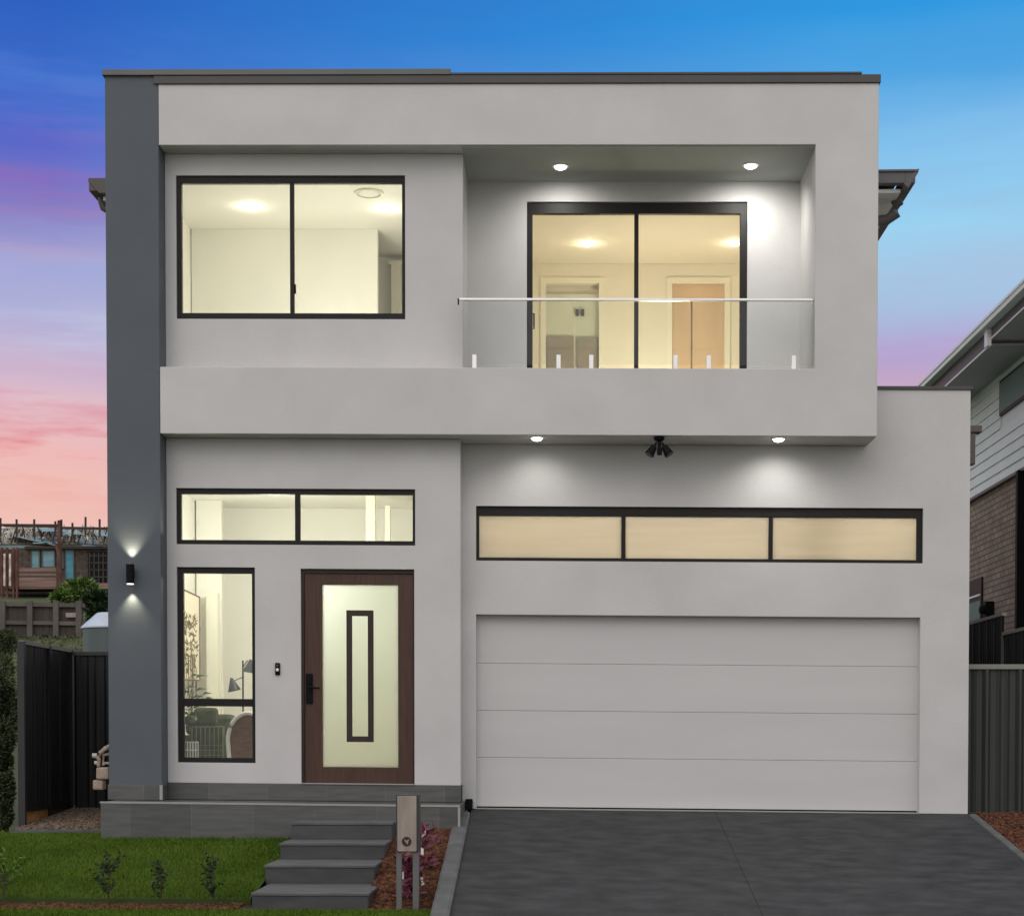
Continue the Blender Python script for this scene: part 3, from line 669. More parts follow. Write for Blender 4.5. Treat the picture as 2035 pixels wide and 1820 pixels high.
# sofa with plaid throw
sf = thing('sofa', 'green sofa with a plaid throw behind the lower pane of the tall window', 'sofa', (P(415,1480,1.3).x, 1.3, zfl))
x0, x1 = P(385, 1480, 1.1).x, P(448, 1480, 1.1).x; zt = P(410, 1428, 1.1).z
m = MB(); m.box(x0 - .2, x1, 1.1, 1.8, zfl + .06, zt - .18); m.build('seat', M['green_pl'], sf, bevel=.04)
m = MB(); m.box(x0 - .2, x1 - .02, 1.55, 1.85, zt - .181, zt + .06); m.build('backrest', M['green_pl'], sf, bevel=.05)
m = MB()
for i in range(8):
    xx = x0 - .02 + i*.05; m.box(xx, xx + .010, 1.07, 1.085, zfl + .12, zt - .10)
for i in range(6):
    zz = zfl + .14 + i*.055; m.box(x0 - .03, x1 - .03, 1.062, 1.075, zz, zz + .008)
M['plaid'] = mat('plaid_stripe', (.20,.22,.12), .9); m.build('throw_stripes', M['plaid'], sf)
m = MB(); m.box(x0 - .04, x1 - .02, 1.088, 1.2, zfl + .1, zt - .08); m.build('throw', M['green_pl'], sf, bevel=.02)
m = MB(); m.box(x0 - .02, x0 + .24, 1.2, 1.34, zt - .08, zt + .13); m.build('cushion', M['green_pl'], sf, bevel=.04)
# rattan chair
ch = thing('rattan_chair', 'round-backed rattan chair with pale rim at the right of the tall window', 'chair', (P(480,1490,.75).x, .75, zfl))
cx_, cz_ = P(487, 1450, .75).x + .03, P(480, 1462, .75).z
rx, rz = .22, .30
arc = [(cx_ + rx*math.cos(w_), .75, cz_ - .05 + rz*math.sin(w_)) for w_ in [math.pi*(i/20.0) for i in range(21)]]
low = zfl + .22
arc = [(arc[0][0] - .02, .75, low)] + arc + [(arc[-1][0] + .02, .75, low)]
m = MB(); m.tube(arc, .024, 10); m.build('back_rim', M['white'], ch, smooth=True)
m = MB(); m.prism([Vector(p) + Vector((0, .01, 0)) for p in arc], (0, .02, 0)); m.build('backrest', M['rattan'], ch)
m = MB(); m.lathe((cx_, 1.0, zfl + .2), [(0, 0), (.24, 0), (.25, .03), (.24, .06), (0, .06)], 26); m.build('seat', M['white'], ch)
for sx, sy in ((-1,-1),(1,-1),(-1,1),(1,1)):
    m = MB(); m.tube([(cx_ + sx*.16, 1.0 + sy*.18, zfl + .2), (cx_ + sx*.2, 1.0 + sy*.22, zfl)], .016, 8); m.build('leg', M['white'], ch)
# basket
bk = thing('wire_basket', 'small white grid basket on the floor at the lower left of the tall window', 'basket', (P(372,1500,.6).x, .6, zfl))
x0, x1 = P(357, 1490, .6).x, P(389, 1490, .6).x; z0, z1 = zfl + .02, P(372, 1474, .6).z
m = MB(); nx, nz = 6, 5
for i in range(nx + 1):
    x = x0 + (x1 - x0)*i/nx
    for y in (.6, .72): m.bar((x, y, z0), (x, y, z1), .010)
for j in range(nz + 1):
    z = z0 + (z1 - z0)*j/nz
    for y in (.6, .72): m.bar((x0, y, z), (x1, y, z), .012)
    m.bar((x0, .6, z), (x0, .72, z), .01); m.bar((x1, .6, z), (x1, .72, z), .01)
m.build('basket_grid', M['white'], bk)
m = MB(); m.box(x0 + .02, x1 - .02, .62, .70, z0 + .01, z0 + (z1 - z0)*.55); m.build('basket_contents', M['timberdk'], bk)
# floor lamp
fl = thing('floor_lamp', 'black floor lamp with two cone shades at the right of the tall window', 'lamp', (P(483,1500,1.3).x, 1.3, zfl))
lx = P(483, 1400, 1.3).x
m = MB(); m.tube([(lx, 1.3, zfl), (lx, 1.3, P(483, 1312, 1.3).z)], .010, 8); m.lathe((lx, 1.3, zfl), [(0,0),(.12,0),(.12,.02),(0,.02)], 20); m.build('stand', M['lampdk'], fl)
def cone(c, r, h, tilt):
    m = MB(); m.lathe((0,0,0), [(.012, h), (r, 0), (r*.96, .0), (.01, h*.96)], 24)
    Rm = Matrix.Rotation(tilt, 3, 'Y'); m.v = [tuple(Rm @ Vector(p) + Vector(c)) for p in m.v]; return m
cone(P(466, 1372, 1.28), .075, .15, R(-14)).build('lamp_shade', M['lampdk'], fl, smooth=True)
cone(P(494, 1336, 1.26), .075, .15, R(10)).build('lamp_shade', M['lampdk'], fl, smooth=True)
m = MB(); m.tube([(lx, 1.3, P(483,1345,1.3).z), P(466, 1352, 1.28)], .006, 6); m.build('arm', M['lampdk'], fl); m = MB(); m.tube([(lx, 1.3, P(483,1325,1.3).z), P(492, 1312, 1.26)], .006, 6); m.build('arm', M['lampdk'], fl)

# ================================================================== FITTINGS ON THE HOUSE
GDL = 'lit downlights under the balcony and roof soffits'
def soffit_light(u, v, z, lab, r, power, spot, tilt=0):
    p = on_ceiling(u, v, z)
    return downlight(p.x, p.y, z - .012 if z == zF1 else z, lab, GDL, M['lens'], r, power=power, color=(1,.985,.93), kind='SPOT', spot=spot, blend=1.0, rot=(R(tilt),0,0), drop=.06)
soffit_light(1114, 328, zF1, 'bright round downlight in the balcony ceiling above the left half of the sliding door', .065, 34, 162, 20)
soffit_light(1492, 326, zF1, 'bright round downlight in the balcony ceiling above the right end of the sliding door', .065, 56, 162, 20)
soffit_light(1067, 869, zB0, 'bright downlight under the balcony, left of the black spotlight, above the garage window', .058, 10, 138, 20)
soffit_light(1547, 871, zB0, 'bright downlight under the balcony, right of the black spotlight, above the garage window', .058, 16, 138, 20)
# security light
p = on_ceiling(1310, 868, zB0); z_ = zB0 - K*(p.x - XR); sc_ = (p.y + 18)/F
se = thing('security_spotlight', 'black twin-head sensor spotlight hanging under the balcony', 'spotlight', (p.x, p.y, z_))
m = MB(); m.lathe((p.x, p.y, z_), [(.0, -.0005), (.055, -.0005), (.055, -.03), (.03, -.05), (0, -.052)], 20); m.build('mounting_plate', M['black'], se, smooth=True)
m = MB(); m.tube([(p.x, p.y, z_ - .05), (p.x + .005, p.y, z_ - .14)], .018, 10); m.box(p.x - .022, p.x + .03, p.y - .035, p.y + .03, z_ - .19, z_ - .12); m.build('sensor', M['black'], se, bevel=.008)
for s_ in (-1, 1):
    a = Vector((p.x + s_*.03, p.y, z_ - .06)); b = Vector((p.x + s_*.05, p.y - .01, z_ - .10)); c = Vector((p.x + s_*.105, p.y - .02, z_ - .19))
    m = MB(); m.tube([a, b], .012, 8); m.tube([b, c], .030, 14, r2=.052); h = m.build('lamp_head', M['black'], se, smooth=True)
    d = (c - b).normalized(); m = MB(); m.tube([c + d*.001, c + d*.008], .045, 16); m.build('lens', M['capdark'], h)
# wall light
p = px(263, 1140, YF); r_ = .043
wl = thing('wall_lamp', 'small black cylinder up-and-down wall light on the dark slate pillar', 'wall light', (p.x, -.09, p.z))
zt_, zb_ = px(263, 1121, -.09).z, px(263, 1159, -.09).z
m = MB(); m.tube([(p.x, -.09, zb_), (p.x, -.09, zt_)], r_, 24); m.build('lamp_body', M['black'], wl, smooth=True)
m = MB(); m.box(p.x - .025, p.x + .025, -.06, -.001, p.z - .04, p.z + .04); m.build('bracket', M['black'], wl)
m = MB(); m.tube([(p.x, -.09, zb_ - .012), (p.x, -.09, zb_ - .001)], r_*.85, 24); m.build('lower_lens', M['wlens'], wl)
m = MB(); m.tube([(p.x, -.09, zt_ + .0005), (p.x, -.09, zt_ + .002)], r_*.6, 24); m.build('upper_lens', M['wlens'], wl)
lamp('wall_lamp_up', 'SPOT', (p.x, -.05, zt_ + .03), 19, (1,.88,.62), wl, radius=.012, spot=84, blend=.9, rot=(R(180),0,0))
lamp('wall_lamp_down', 'SPOT', (p.x, -.05, zb_ - .05), 15, (1,.88,.62), wl, radius=.012, spot=84, blend=.9)
# doorbell
p = px(552, 1329, YE)
db = thing('doorbell', 'small black video doorbell on the wall left of the front door', 'doorbell', (p.x, YE, p.z))
m = MB(); m.box(p.x - .027, p.x + .027, YE - .028, YE - .001, p.z - .066, p.z + .066); m.build('housing', M['black'], db, bevel=.012)
m = MB(); m.lathe((0,0,0), [(0, .004), (.017, .004), (.017, 0)], 20); m.v = [(p.x + a, YE - .028 - c, p.z - .008 + b) for a, b, c in m.v]; m.build('button', M['white'], db)
m = MB(); m.lathe((0,0,0), [(0, .004), (.011, .004), (.011, 0)], 20); m.v = [(p.x + a, YE - .028 - c, p.z + .038 + b) for a, b, c in m.v]; m.build('camera_lens', M['gutterdark'], db)
# drain box beside the garage
p = px(932, 1595, YG - .02)
m = MB(); m.box(p.x - .035, p.x + .04, YG - .09, YG - .002, p.z - .07, p.z + .045); m.box(p.x - .02, p.x + .02, YG - .06, YG - .01, p.z - .13, p.z - .069)
tag(m.build('drain_box', M['black'], None, bevel=.006), 'small black box at the foot of the wall between landing and garage door', 'drain box')
# gas meter
p = px(197, 1545, .9)
gm = thing('gas_meter', 'beige gas meter with pipes at the left side of the house', 'gas meter', (p.x, .9, px(197, 1575, .9).z))
def q3(u, v, dy=0): return px(u, v, .9 + dy)
sc_ = 18.9/F
m = MB(); a, b = q3(186, 1569), q3(207, 1535); m.box(a.x, b.x, .85, 1.0, a.z, px(197, 1549, .9).z); m.box(q3(184,0).x - .0, q3(209,0).x, .83, 1.02, px(197, 1548, .9).z, px(197, 1524, .9).z)
m.build('meter_body', M['pipe'], gm, bevel=.02)
m = MB(); m.tube([q3(196, 1522), q3(197, 1508), q3(190, 1500)], .022, 10); m.tube([q3(196, 1512), q3(199, 1496), q3(209, 1487), q3(224, 1480, .1)], .026, 10); m.tube([q3(205, 1520), q3(206, 1500), q3(224, 1496, .1)], .018, 10)
m.build('pipe', M['pipe'], gm, smooth=True)
m = MB(); m.tube([q3(184, 1501), q3(193, 1501)], .028, 10); m.build('valve', M['pipewhite'], gm, smooth=True)
m = MB(); m.tube([q3(205, 1516), q3(224, 1516, .1)], .014, 8); m.build('valve', M['pipewhite'], gm, smooth=True)
m = MB(); m.tube([q3(188, 1515), q3(194, 1515)], .022, 8); m.build('valve', M['pipewhite'], gm, smooth=True)

# ================================================================== FRONT STEPS
st = thing('front_steps', 'four dark concrete steps rising to the front door landing', 'steps', (-2.18, -2, -1.45))
SX0, SX1 = -2.69, -1.685
ys = [-.60, -1.17, -1.77, -2.50, -3.44]; zsn = [-.817, -.986, -1.14, -1.31]
for i in range(4):
    v_ = (1634, 1675, 1718.5, 1774)[i]; uL = (578, 555.5, 526, 499)[i]; uR = (780, 765, 745, 733)[i]
    yf = ys[i+1]; a, b = px(uL, v_, yf), px(uR, v_, yf)
    zt_ = (a.z + b.z)/2
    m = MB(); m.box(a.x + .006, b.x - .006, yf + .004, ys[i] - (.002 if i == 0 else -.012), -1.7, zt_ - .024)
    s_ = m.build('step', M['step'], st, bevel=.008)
    m = MB(); m.box(a.x - .004, b.x + .004, yf - .004, ys[i] - .002 + (0 if i == 0 else .004), zt_ - .0235, zt_); m.build('tread_lit', M['stepedge_lit'], s_, bevel=.004)  # added slab that carries the paler, lit tone of each step top

# ================================================================== GROUND
def ground_z(x, y):
    if y < -6: return -1.75
    z = -1.75 + (y + 6)*.075 if y < 0 else -1.30
    if x > 0 and y > -6: z = min(z, -1.5)
    if y > 3 and x < 8:
        t_ = min(1, max(0, (6 - x)/10.0)); z += (min(y, 95) - 3)*.128*t_
    return z
m = MB(); gx = [-900,-400,-200,-120] + [-90 + 6*i for i in range(20)] + [36, 60, 120, 300, 900]; gy = [-60,-30,-12] + [-6, -4, -2, 0, 3] + [8 + 6*i for i in range(16)] + [130, 200, 400, 1500]
for y in gy:
    for x in gx: m.v.append((x, y, ground_z(x, y) + (random.uniform(-.12,.12) if y > 20 else 0)))
nx = len(gx)
for j in range(len(gy) - 1):
    for i in range(nx - 1): m.f.append((j*nx+i, j*nx+i+1, (j+1)*nx+i+1, (j+1)*nx+i))
structure(m.build('terrain', M['ground'], None, smooth=True))
def lawn_z(y): return -1.02 if y > -.6 else -1.02 + .141*(y + .6)
# lawn
m = MB(); YM0, YM1 = -3.22, -3.62
for y in (.30, -.6, -1.5, -2.4, YM0): m.v += [(-9, y, lawn_z(y)), (SX0 - .03, y, lawn_z(y))]
for i in range(4): m.f.append((2*i, 2*i+2, 2*i+3, 2*i+1))
m.add([(-9, YM0, lawn_z(YM0)), (SX0 - .03, YM0, lawn_z(YM0)), (SX0 - .03, YM0, -1.6), (-9, YM0, -1.6)], [(0,3,2,1)])
structure(m.build('lawn_ground', M['lawnbase'], None))
m = MB(); m.add([(-9, YM0 + .001, -1.445), (-9, YM1, -1.455), (-.98, YM1, -1.455), (-.98, YM0 + .001, -1.445)], [(0,1,2,3)]); structure(m.build('garden_bed', M['soil'], None))
m = MB(); m.add([(-9, YM1, -1.452), (-9, -12, -1.68), (-1.02, -12, -1.68), (-1.02, YM1, -1.452)], [(0,1,2,3)]); structure(m.build('verge', M['lawnbase'], None))
# bed between steps and driveway
def bed_z(y): return -.93 + (y + .6)*.19 if y < -.6 else -.93
m = MB()
for y in (-.61, -1.3, -2, -2.7, -3.35, YM1 + .1): m.v += [(SX1 - .05, y, bed_z(y)), (-1.0, y, bed_z(y) + .0)]
for i in range(5): m.f.append((2*i, 2*i+2, 2*i+3, 2*i+1))
structure(m.build('garden_bed', M['soil'], None))
def grass(name, n, xr, yr, zf, hmin, hmax, matl, lab, dens=None):
    m = MB()
    for i in range(n):
        x = random.uniform(*xr); y = random.uniform(*yr)
        if dens and not dens(x, y): continue
        z = zf(y); h = random.uniform(hmin, hmax); a = random.uniform(0, 6.283); w_ = random.uniform(.003, .006)
        lx_, ly_ = random.gauss(0, .35)*h, random.gauss(0, .35)*h
        ca, sa = math.cos(a)*w_, math.sin(a)*w_
        m.add([(x-ca, y-sa, z-.005), (x+ca, y+sa, z-.005), (x + lx_*.5 + ca*.6, y + ly_*.5 + sa*.6, z + h*.6), (x + lx_*.5 - ca*.6, y + ly_*.5 - sa*.6, z + h*.6), (x+lx_, y+ly_, z+h)], [(0,1,2,3),(3,2,4)])
    o = m.build(name, matl, None); return tag(o, lab, 'grass', kind='stuff')
def grassmat(name, ca, cb, cc):
    m, nt_, b = new_mat(name); tc_ = nt_.nodes.new("ShaderNodeTexCoord")
    n1 = nt_.nodes.new("ShaderNodeTexNoise"); n1.inputs["Scale"].default_value = 1.6; n1.inputs["Detail"].default_value = 3
    n2_ = nt_.nodes.new("ShaderNodeTexNoise"); n2_.inputs["Scale"].default_value = 45
    nt_.links.new(tc_.outputs["Object"], n1.inputs[0]); nt_.links.new(tc_.outputs["Object"], n2_.inputs[0])
    mx_ = nt_.nodes.new("ShaderNodeMath"); mx_.operation = 'MULTIPLY_ADD'; mx_.inputs[1].default_value = .5
    nt_.links.new(n1.outputs[0], mx_.inputs[0])
    h_ = nt_.nodes.new("ShaderNodeMath"); h_.operation = 'MULTIPLY'; h_.inputs[1].default_value = .5; nt_.links.new(n2_.outputs[0], h_.inputs[0]); nt_.links.new(h_.outputs[0], mx_.inputs[2])
    cr = nt_.nodes.new("ShaderNodeValToRGB"); cr.color_ramp.elements[0].position = .38; cr.color_ramp.elements[0].color = (*ca,1); cr.color_ramp.elements[1].position = .62; cr.color_ramp.elements[1].color = (*cc,1)
    q_ = cr.color_ramp.elements.new(.5); q_.color = (*cb,1)
    nt_.links.new(mx_.outputs[0], cr.inputs[0]); nt_.links.new(cr.outputs[0], b.inputs["Base Color"]); b.inputs["Roughness"].default_value = .8; b.inputs["Specular IOR Level"].default_value = .05
    return m
M['grass'] = grassmat('grass_blade', (.056,.102,.010), (.082,.140,.015), (.110,.176,.025))
grass('lawn_grass', 90000, (-8, SX0 - .04), (YM0, .28), lawn_z, .018, .045, M['grass'], 'short mown green grass of the front lawn left of the steps', lambda x, y: not (y > YL - .02 and x > HX(198, 1620, YL)) and not (y > .05 and x > -6))
grass('verge_grass', 14000, (-6.2, -1.03), (YM1 - .6, YM1), lambda y: -1.455, .015, .04, M['grass'], 'short green grass along the bottom edge in front of the garden strip')
def chips(name, n, xr, yr, zf, s, matl, lab, cat, ok=None, thick=.25):
    m = MB()
    for i in range(n):
        x = random.uniform(*xr); y = random.uniform(*yr)
        if ok and not ok(x, y): continue
        L_ = s*random.uniform(.5, 1.5); W_ = L_*random.uniform(.25, .6); T_ = L_*thick
        Rm = Matrix.Rotation(random.uniform(0, 6.28), 3, 'Z') @ Matrix.Rotation(random.uniform(-.6,.6), 3, 'Y') @ Matrix.Rotation(random.uniform(-.6,.6), 3, 'X')
        c = Vector((x, y, zf(y) + random.uniform(0, .012)))
        vs = [c + Rm @ Vector((a*L_/2, b*W_/2, d*T_/2)) for d in (-1,1) for a, b in ((-1,-1),(1,-1),(1,1),(-1,1))]
        m.add(vs, [(0,3,2,1),(4,5,6,7),(0,1,5,4),(1,2,6,5),(2,3,7,6),(3,0,4,7)])
    return tag(m.build(name, matl, None), lab, cat, kind='stuff')
def bed_x(x, y): return x < -1.04 - 0*y
chips('bark_mulch', 9000, (SX1 - .02, -1.04), (YM1 + .1, -.62), bed_z, .045, M['chip'], 'reddish brown bark mulch between the steps and the driveway kerb', 'mulch')
chips('bark_mulch', 5000, (-7.5, SX0 - .1), (YM1, YM0), lambda y: -1.448, .04, M['chip'], 'narrow strip of brown bark mulch along the front edge of the lawn', 'mulch')
# driveway
XG0, XG1 = px(935, 1612, YG).x, px(1924, 1620, YG).x
def dz_(y): return zGB - .004 + .15*(y - YG) if y < YG else zGB - .004
def shz(x): return - K*(x - XR)
m = MB(); ysd = [YG + .35, YG, -1.5, -4, -7, -11]
XL0 = XG0 + .01
for y in ysd:
    f_ = max(0, (YG - y)/4.0)
    for x in (XL0 + .06*f_, 1.64, XG1 + .0*f_):
        m.v.append((x, y, dz_(y) + shz(x)))
for i in range(len(ysd) - 1):
    for j in range(2): m.f.append((3*i+j, 3*i+3+j, 3*i+4+j, 3*i+1+j))
structure(m.build('driveway', M['drive'], None))
m = MB()
for y in (YG - .001, -11): m.v += [(1.637, y, dz_(y) + shz(1.64) + .003), (1.644, y, dz_(y) + shz(1.64) + .003)]
m.f.append((0, 2, 3, 1)); structure(m.build('driveway_joint', M['joint'], None))
for nm, x0, x1, dzz in (('driveway_kerb', XL0 - .155, XL0 + .0, .03), ('driveway_kerb', XG1 + .001, XG1 + .10, -.01)):
    m = MB(); P_ = []
    for y in (YG - .003 if x0 > 0 else .2, -1.5, -4, -11):
        f_ = max(0, (YG - y)/4.0)*.06 if x0 < 0 else 0
        z_ = dz_(y) + shz(x0)
        P_.append([(x0 + f_, y, z_ - .5), (x0 + f_, y, z_ + dzz), (x0 + f_ + .02, y, z_ + dzz + .015), (x1 + f_ - .02, y, z_ + dzz + .015), (x1 + f_, y, z_ + dzz), (x1 + f_, y, z_ - .5)])
    for a in P_: m.v += a
    for k in range(len(P_) - 1):
        for j in range(5): m.f.append((k*6+j, k*6+j+1, k*6+j+7, k*6+j+6))
    m.f.append((0,1,2,3,4,5)); structure(m.build(nm, M['kerb'], None))
# right mulch bed
def rb_z(y): return dz_(y) + shz(4.6) - .01
m = MB()
for y in (1.1, YG, -1.5, -4): m.v += [(XG1 + .10, y, rb_z(y)), (9, y, rb_z(y))]
for i in range(3): m.f.append((2*i, 2*i+2, 2*i+3, 2*i+1))
structure(m.build('garden_bed', M['soil'], None))
chips('bark_mulch', 7000, (XG1 + .1, 5.9), (-2.2, .85), rb_z, .05, M['chip'], 'orange brown bark mulch at the right edge of the driveway', 'mulch')
# gravel bed left
def gv_z(y): return -.985 + (y - .25)*.06
m = MB()
for y in (.3, 2.6): m.v += [(-5.95, y, gv_z(y)), (XPL + .1, y, gv_z(y))]
m.f.append((0,2,3,1)[::-1]); structure(m.build('gravel_path', M['soil'], None))
chips('gravel', 9000, (-5.92, XPL - .0), (.3, 2.5), gv_z, .035, M['chipg'], 'mixed brown gravel between the left fence and the house', 'gravel', thick=.5)
m = MB(); m.box(-5.9, XPL - .1, .22, .29, -1.2, gv_z(.25) + .012); structure(m.build('gravel_edging', M['kerb'], None))

# ================================================================== FENCES
def corr(m, x0, x1, z0, z1, y, amp=.018, along='x', fixed=0):
    """trapezoid-ribbed steel sheet"""
    n = int(abs(x1 - x0)/.03); pts = []
    prof = [0, 1, 1, 0, 0, 0, .5, 0, 0, .5, 0, 0]
    for i in range(n + 1):
        t_ = x0 + (x1 - x0)*i/n; pts.append((t_, amp*prof[i % 12]))
    o = len(m.v)
    for t_, d in pts:
        for z in (z0, z1): m.v.append((t_, y - d, z) if along == 'x' else (y - d, t_, z))
    for t_, d in pts:
        for z in (z0, z1): m.v.append((t_, y - d + .004, z) if along == 'x' else (y - d + .004, t_, z))
    k = 2*(n + 1)
    for i in range(n): m.f.append((o+2*i, o+2*i+2, o+2*i+3, o+2*i+1)); m.f.append((o+k+2*i, o+k+2*i+1, o+k+2*i+3, o+k+2*i+2))
# left boundary fence (runs back) and its return to the house
XB = -5.95
f1 = thing('boundary_fence', 'black ribbed steel fence running back along the left boundary', 'fence', (XB, 1.4, -1.0))
zf_ = pX(42.6, 1274, XB); Y0 = zf_.y
Ym = pX(94.7, 1286, XB).y; Y1 = pX(139, 1296, XB).y
zt_ = zf_.z
pz = -.77
for a, b in ((Y0, Ym), (Ym, Y1), (Y1, Y1 + 2.4), (Y1 + 2.4, Y1 + 4.8)):
    m = MB(); corr(m, a + .03, b - .03, pz, zt_ - .03, XB, .02, 'y'); m.build('fence_panel', M['fence'], f1)
    m = MB(); m.box(XB - .03, XB + .03, a + .0, b, zt_ - .03, zt_ + .012); m.build('top_rail', M['rail'], f1)
    m = MB(); m.box(XB - .03, XB + .03, a + .04, b - .04, pz - .03, pz + .03); m.build('bottom_rail', M['fence'], f1)
for yy in (Y0, Ym, Y1, Y1 + 2.4):
    m = MB(); m.box(XB - .04, XB + .035, yy - .03, yy + .03, -1.15, zt_ + .0); m.build('fence_post', M['fencepost'] if yy == Y0 else M['fence'], f1)
m = MB(); m.box(XB - .05, XB - .0, Y0 + .03, Ym - .03, -1.12, pz - .031); m.build('retaining_board', M['sleeper'], f1, bevel=.008, label='orange-brown timber board at the foot of the fence')
m = MB(); m.box(XB - .05, XB - .0, Ym + .03, Y1, -1.12, pz - .031); m.build('retaining_board', M['bark'], f1)
f2 = thing('return_fence', 'black ribbed steel fence panel between the left boundary and the house', 'fence', (-5.4, Y1, -1.0))
zt2 = px(180, 1297, Y1).z
m = MB(); corr(m, XB + .05, XPL + .1, -.85, zt2 - .03, Y1, .02); m.build('fence_panel', M['fence'], f2)
m = MB(); m.box(XB + .045, XPL + .1, Y1 - .03, Y1 + .03, zt2 - .03, zt2 + .012); m.build('top_rail', M['fencepost'], f2)
m = MB(); m.box(XB + .045, XPL + .1, Y1 - .03, Y1 + .03, -.93, -.85); m.build('bottom_rail', M['fence'], f2)
# right gate fence
yg = .85
a, b = px(1928, 1318, yg), px(2060, 1318, yg); zt3 = px(1980, 1319, yg).z; zb3 = px(1980, 1624, yg).z
f3 = thing('side_gate', 'dark green ribbed steel side gate at the right of the garage', 'gate', (5, yg, zb3))
m = MB(); corr(m, XGR - .15, 6.1, zb3 + .05, zt3 - .06, yg, .042); m.build('gate_panel', M['fencelight'], f3)
m = MB(); m.box(XGR - .15, 6.1, yg - .045, yg + .02, zt3 - .06, zt3 - .005); m.build('top_rail', M['rail'], f3, bevel=.006)
m = MB(); m.box(XGR - .15, 6.1, yg - .045, yg + .02, zb3, zb3 + .06); m.build('bottom_rail', M['fencelight'], f3, bevel=.006)
# right boundary fence, stepped
XF2 = 5.35
f4 = thing('stepped_boundary_fence', 'black steel boundary fence stepping down behind the side gate', 'fence', (XF2, 5, -1.0))
ya = pX(1996, 1218, XF2).y
zh, zl = pX(1993, 1219, XF2).z, pX(2003, 1256, XF2).z
for k, (p0, p1, zt_) in enumerate(((ya - 2.4, ya, zl), (ya, ya + 2.4, zh), (ya + 2.4, ya + 4.8, zh + .02), (ya + 4.8, ya + 7.2, zh + .25))):
    m = MB(); corr(m, p0 + .02, p1 - .02, -.8, zt_ - .03, XF2, .02, 'y'); m.build('fence_panel', M['fence'], f4)
    m = MB(); m.box(XF2 - .03, XF2 + .03, p0, p1, zt_ - .03, zt_ + .01); m.build('top_rail', M['rail'], f4)
    m = MB(); m.box(XF2 - .032, XF2 + .032, p1 - .03, p1 + .03, -.8, zt_ - .031); m.build('fence_post', M['gutterdark'], f4)

# ================================================================== RIGHT NEIGHBOUR
XN = 6.35
nb = thing('neighbouring_house', 'two-storey neighbouring house at the right with pale green weatherboards above brown brick', 'house', (XN + 3, 8, -1.0))
zs_ = pX(1935, 990, XN).z; zwb = zs_
zsoff = 5.28; YN0, YN1 = pX(2033, 933, XN).y - 1.5, 16
NW = (pX(1990, 790, XN).y, pX(1990, 758, XN).z, pX(1990, 827, XN).z)
wy1 = NW[0]; wy0 = YN0 + .3; wz1, wz0 = NW[1], NW[2]
m = MB(); n = int((zsoff - zs_)/.155)
for i in range(n + 1):
    za = zs_ + i*.155; zb_ = min(za + .155, zsoff)
    segs = [(YN0, YN1)]
    if zb_ > wz0 - .03 and za < wz1 + .03: segs = [(YN0, wy0), (wy1, YN1)]
    for s0, s1 in segs:
        m.add([(XN - .025, s0, za), (XN - .025, s1, za), (XN - .006, s1, zb_), (XN - .006, s0, zb_), (XN + .01, s0, za), (XN + .01, s1, za), (XN + .01, s1, zb_), (XN + .01, s0, zb_)],
              [(0,1,2,3),(4,7,6,5),(0,4,5,1),(0,3,7,4),(1,5,6,2),(3,2,6,7)])
m.build('weatherboard_wall', M['siding'], nb)
m = MB(); m.box(XN + .011, XN + 7, YN0, YN1, zs_, zsoff); m.build('wall', M['siding'], nb)
m = MB(); m.box(XN + .03, XN + 7, YN0 + .0, YN1, -1.2, zs_ - .001); m.build('brick_wall', M['brick'], nb)
m = MB(); m.box(XN - .035, XN + .02, YN0, YN1, zs_ - .03, zs_ + .012); m.build('flashing', M['gutterdark'], nb)
m = MB(); m.box(XN - .03, XN + .008, wy0, wy1, wz0, wz1)
wn = m.build('window', M['frame'], nb); M['nglass'] = mat('dusk_glass', (.20,.28,.25), .6, var=.05, spec=.05)
m = MB(); m.box(XN - .036, XN - .031, wy0 + .05, wy1 - .05, wz0 + .04, wz1 - .04); m.build('pane', M['nglass'], wn)
# lower window and porch light
a_ = pX(1950, 1200, XN)
z0, z1 = pX(1950, 1236, XN).z - .3, pX(1950, 1146, XN).z
m = MB(); m.box(XN - .0, XN + .029, a_.y, a_.y + 1.6, z0, z1); wn = m.build('window', M['frame'], nb)
m = MB(); m.box(XN - .006, XN - .001, a_.y + .06, a_.y + 1.54, z0 + .06, z1 - .35); m.build('pane', M['nglass'], wn)
m = MB(); m.box(XN - .012, XN - .001, a_.y + .06, a_.y + 1.54, z1 - .28, z1 - .25); m.build('transom', M['gutter'], wn)
b_ = pX(1968, 1209, XN)
m = MB(); m.box(XN - .1, XN + .029, b_.y - .12, b_.y + .06, b_.z - .13, b_.z + .1); m.lathe((XN - .1, b_.y - .03, b_.z - .02), [(0,-.07),(.07,-.05),(.08,0),(.07,.05),(0,.07)], 14); m.build('wall_vent', M['black'], nb, smooth=True)
# corner downpipe
c_ = pX(2031, 1000, XN)
m = MB(); m.box(XN - .09, XN + .02, c_.y - .1, c_.y - .0, -1, zs_ - .02); m.build('downpipe', M['black'], nb)
m = MB(); m.box(XN - .03, XN + .02, c_.y + .002, c_.y + .05, -1, zs_ - .02); m.build('corner_trim', M['gutter'], nb)
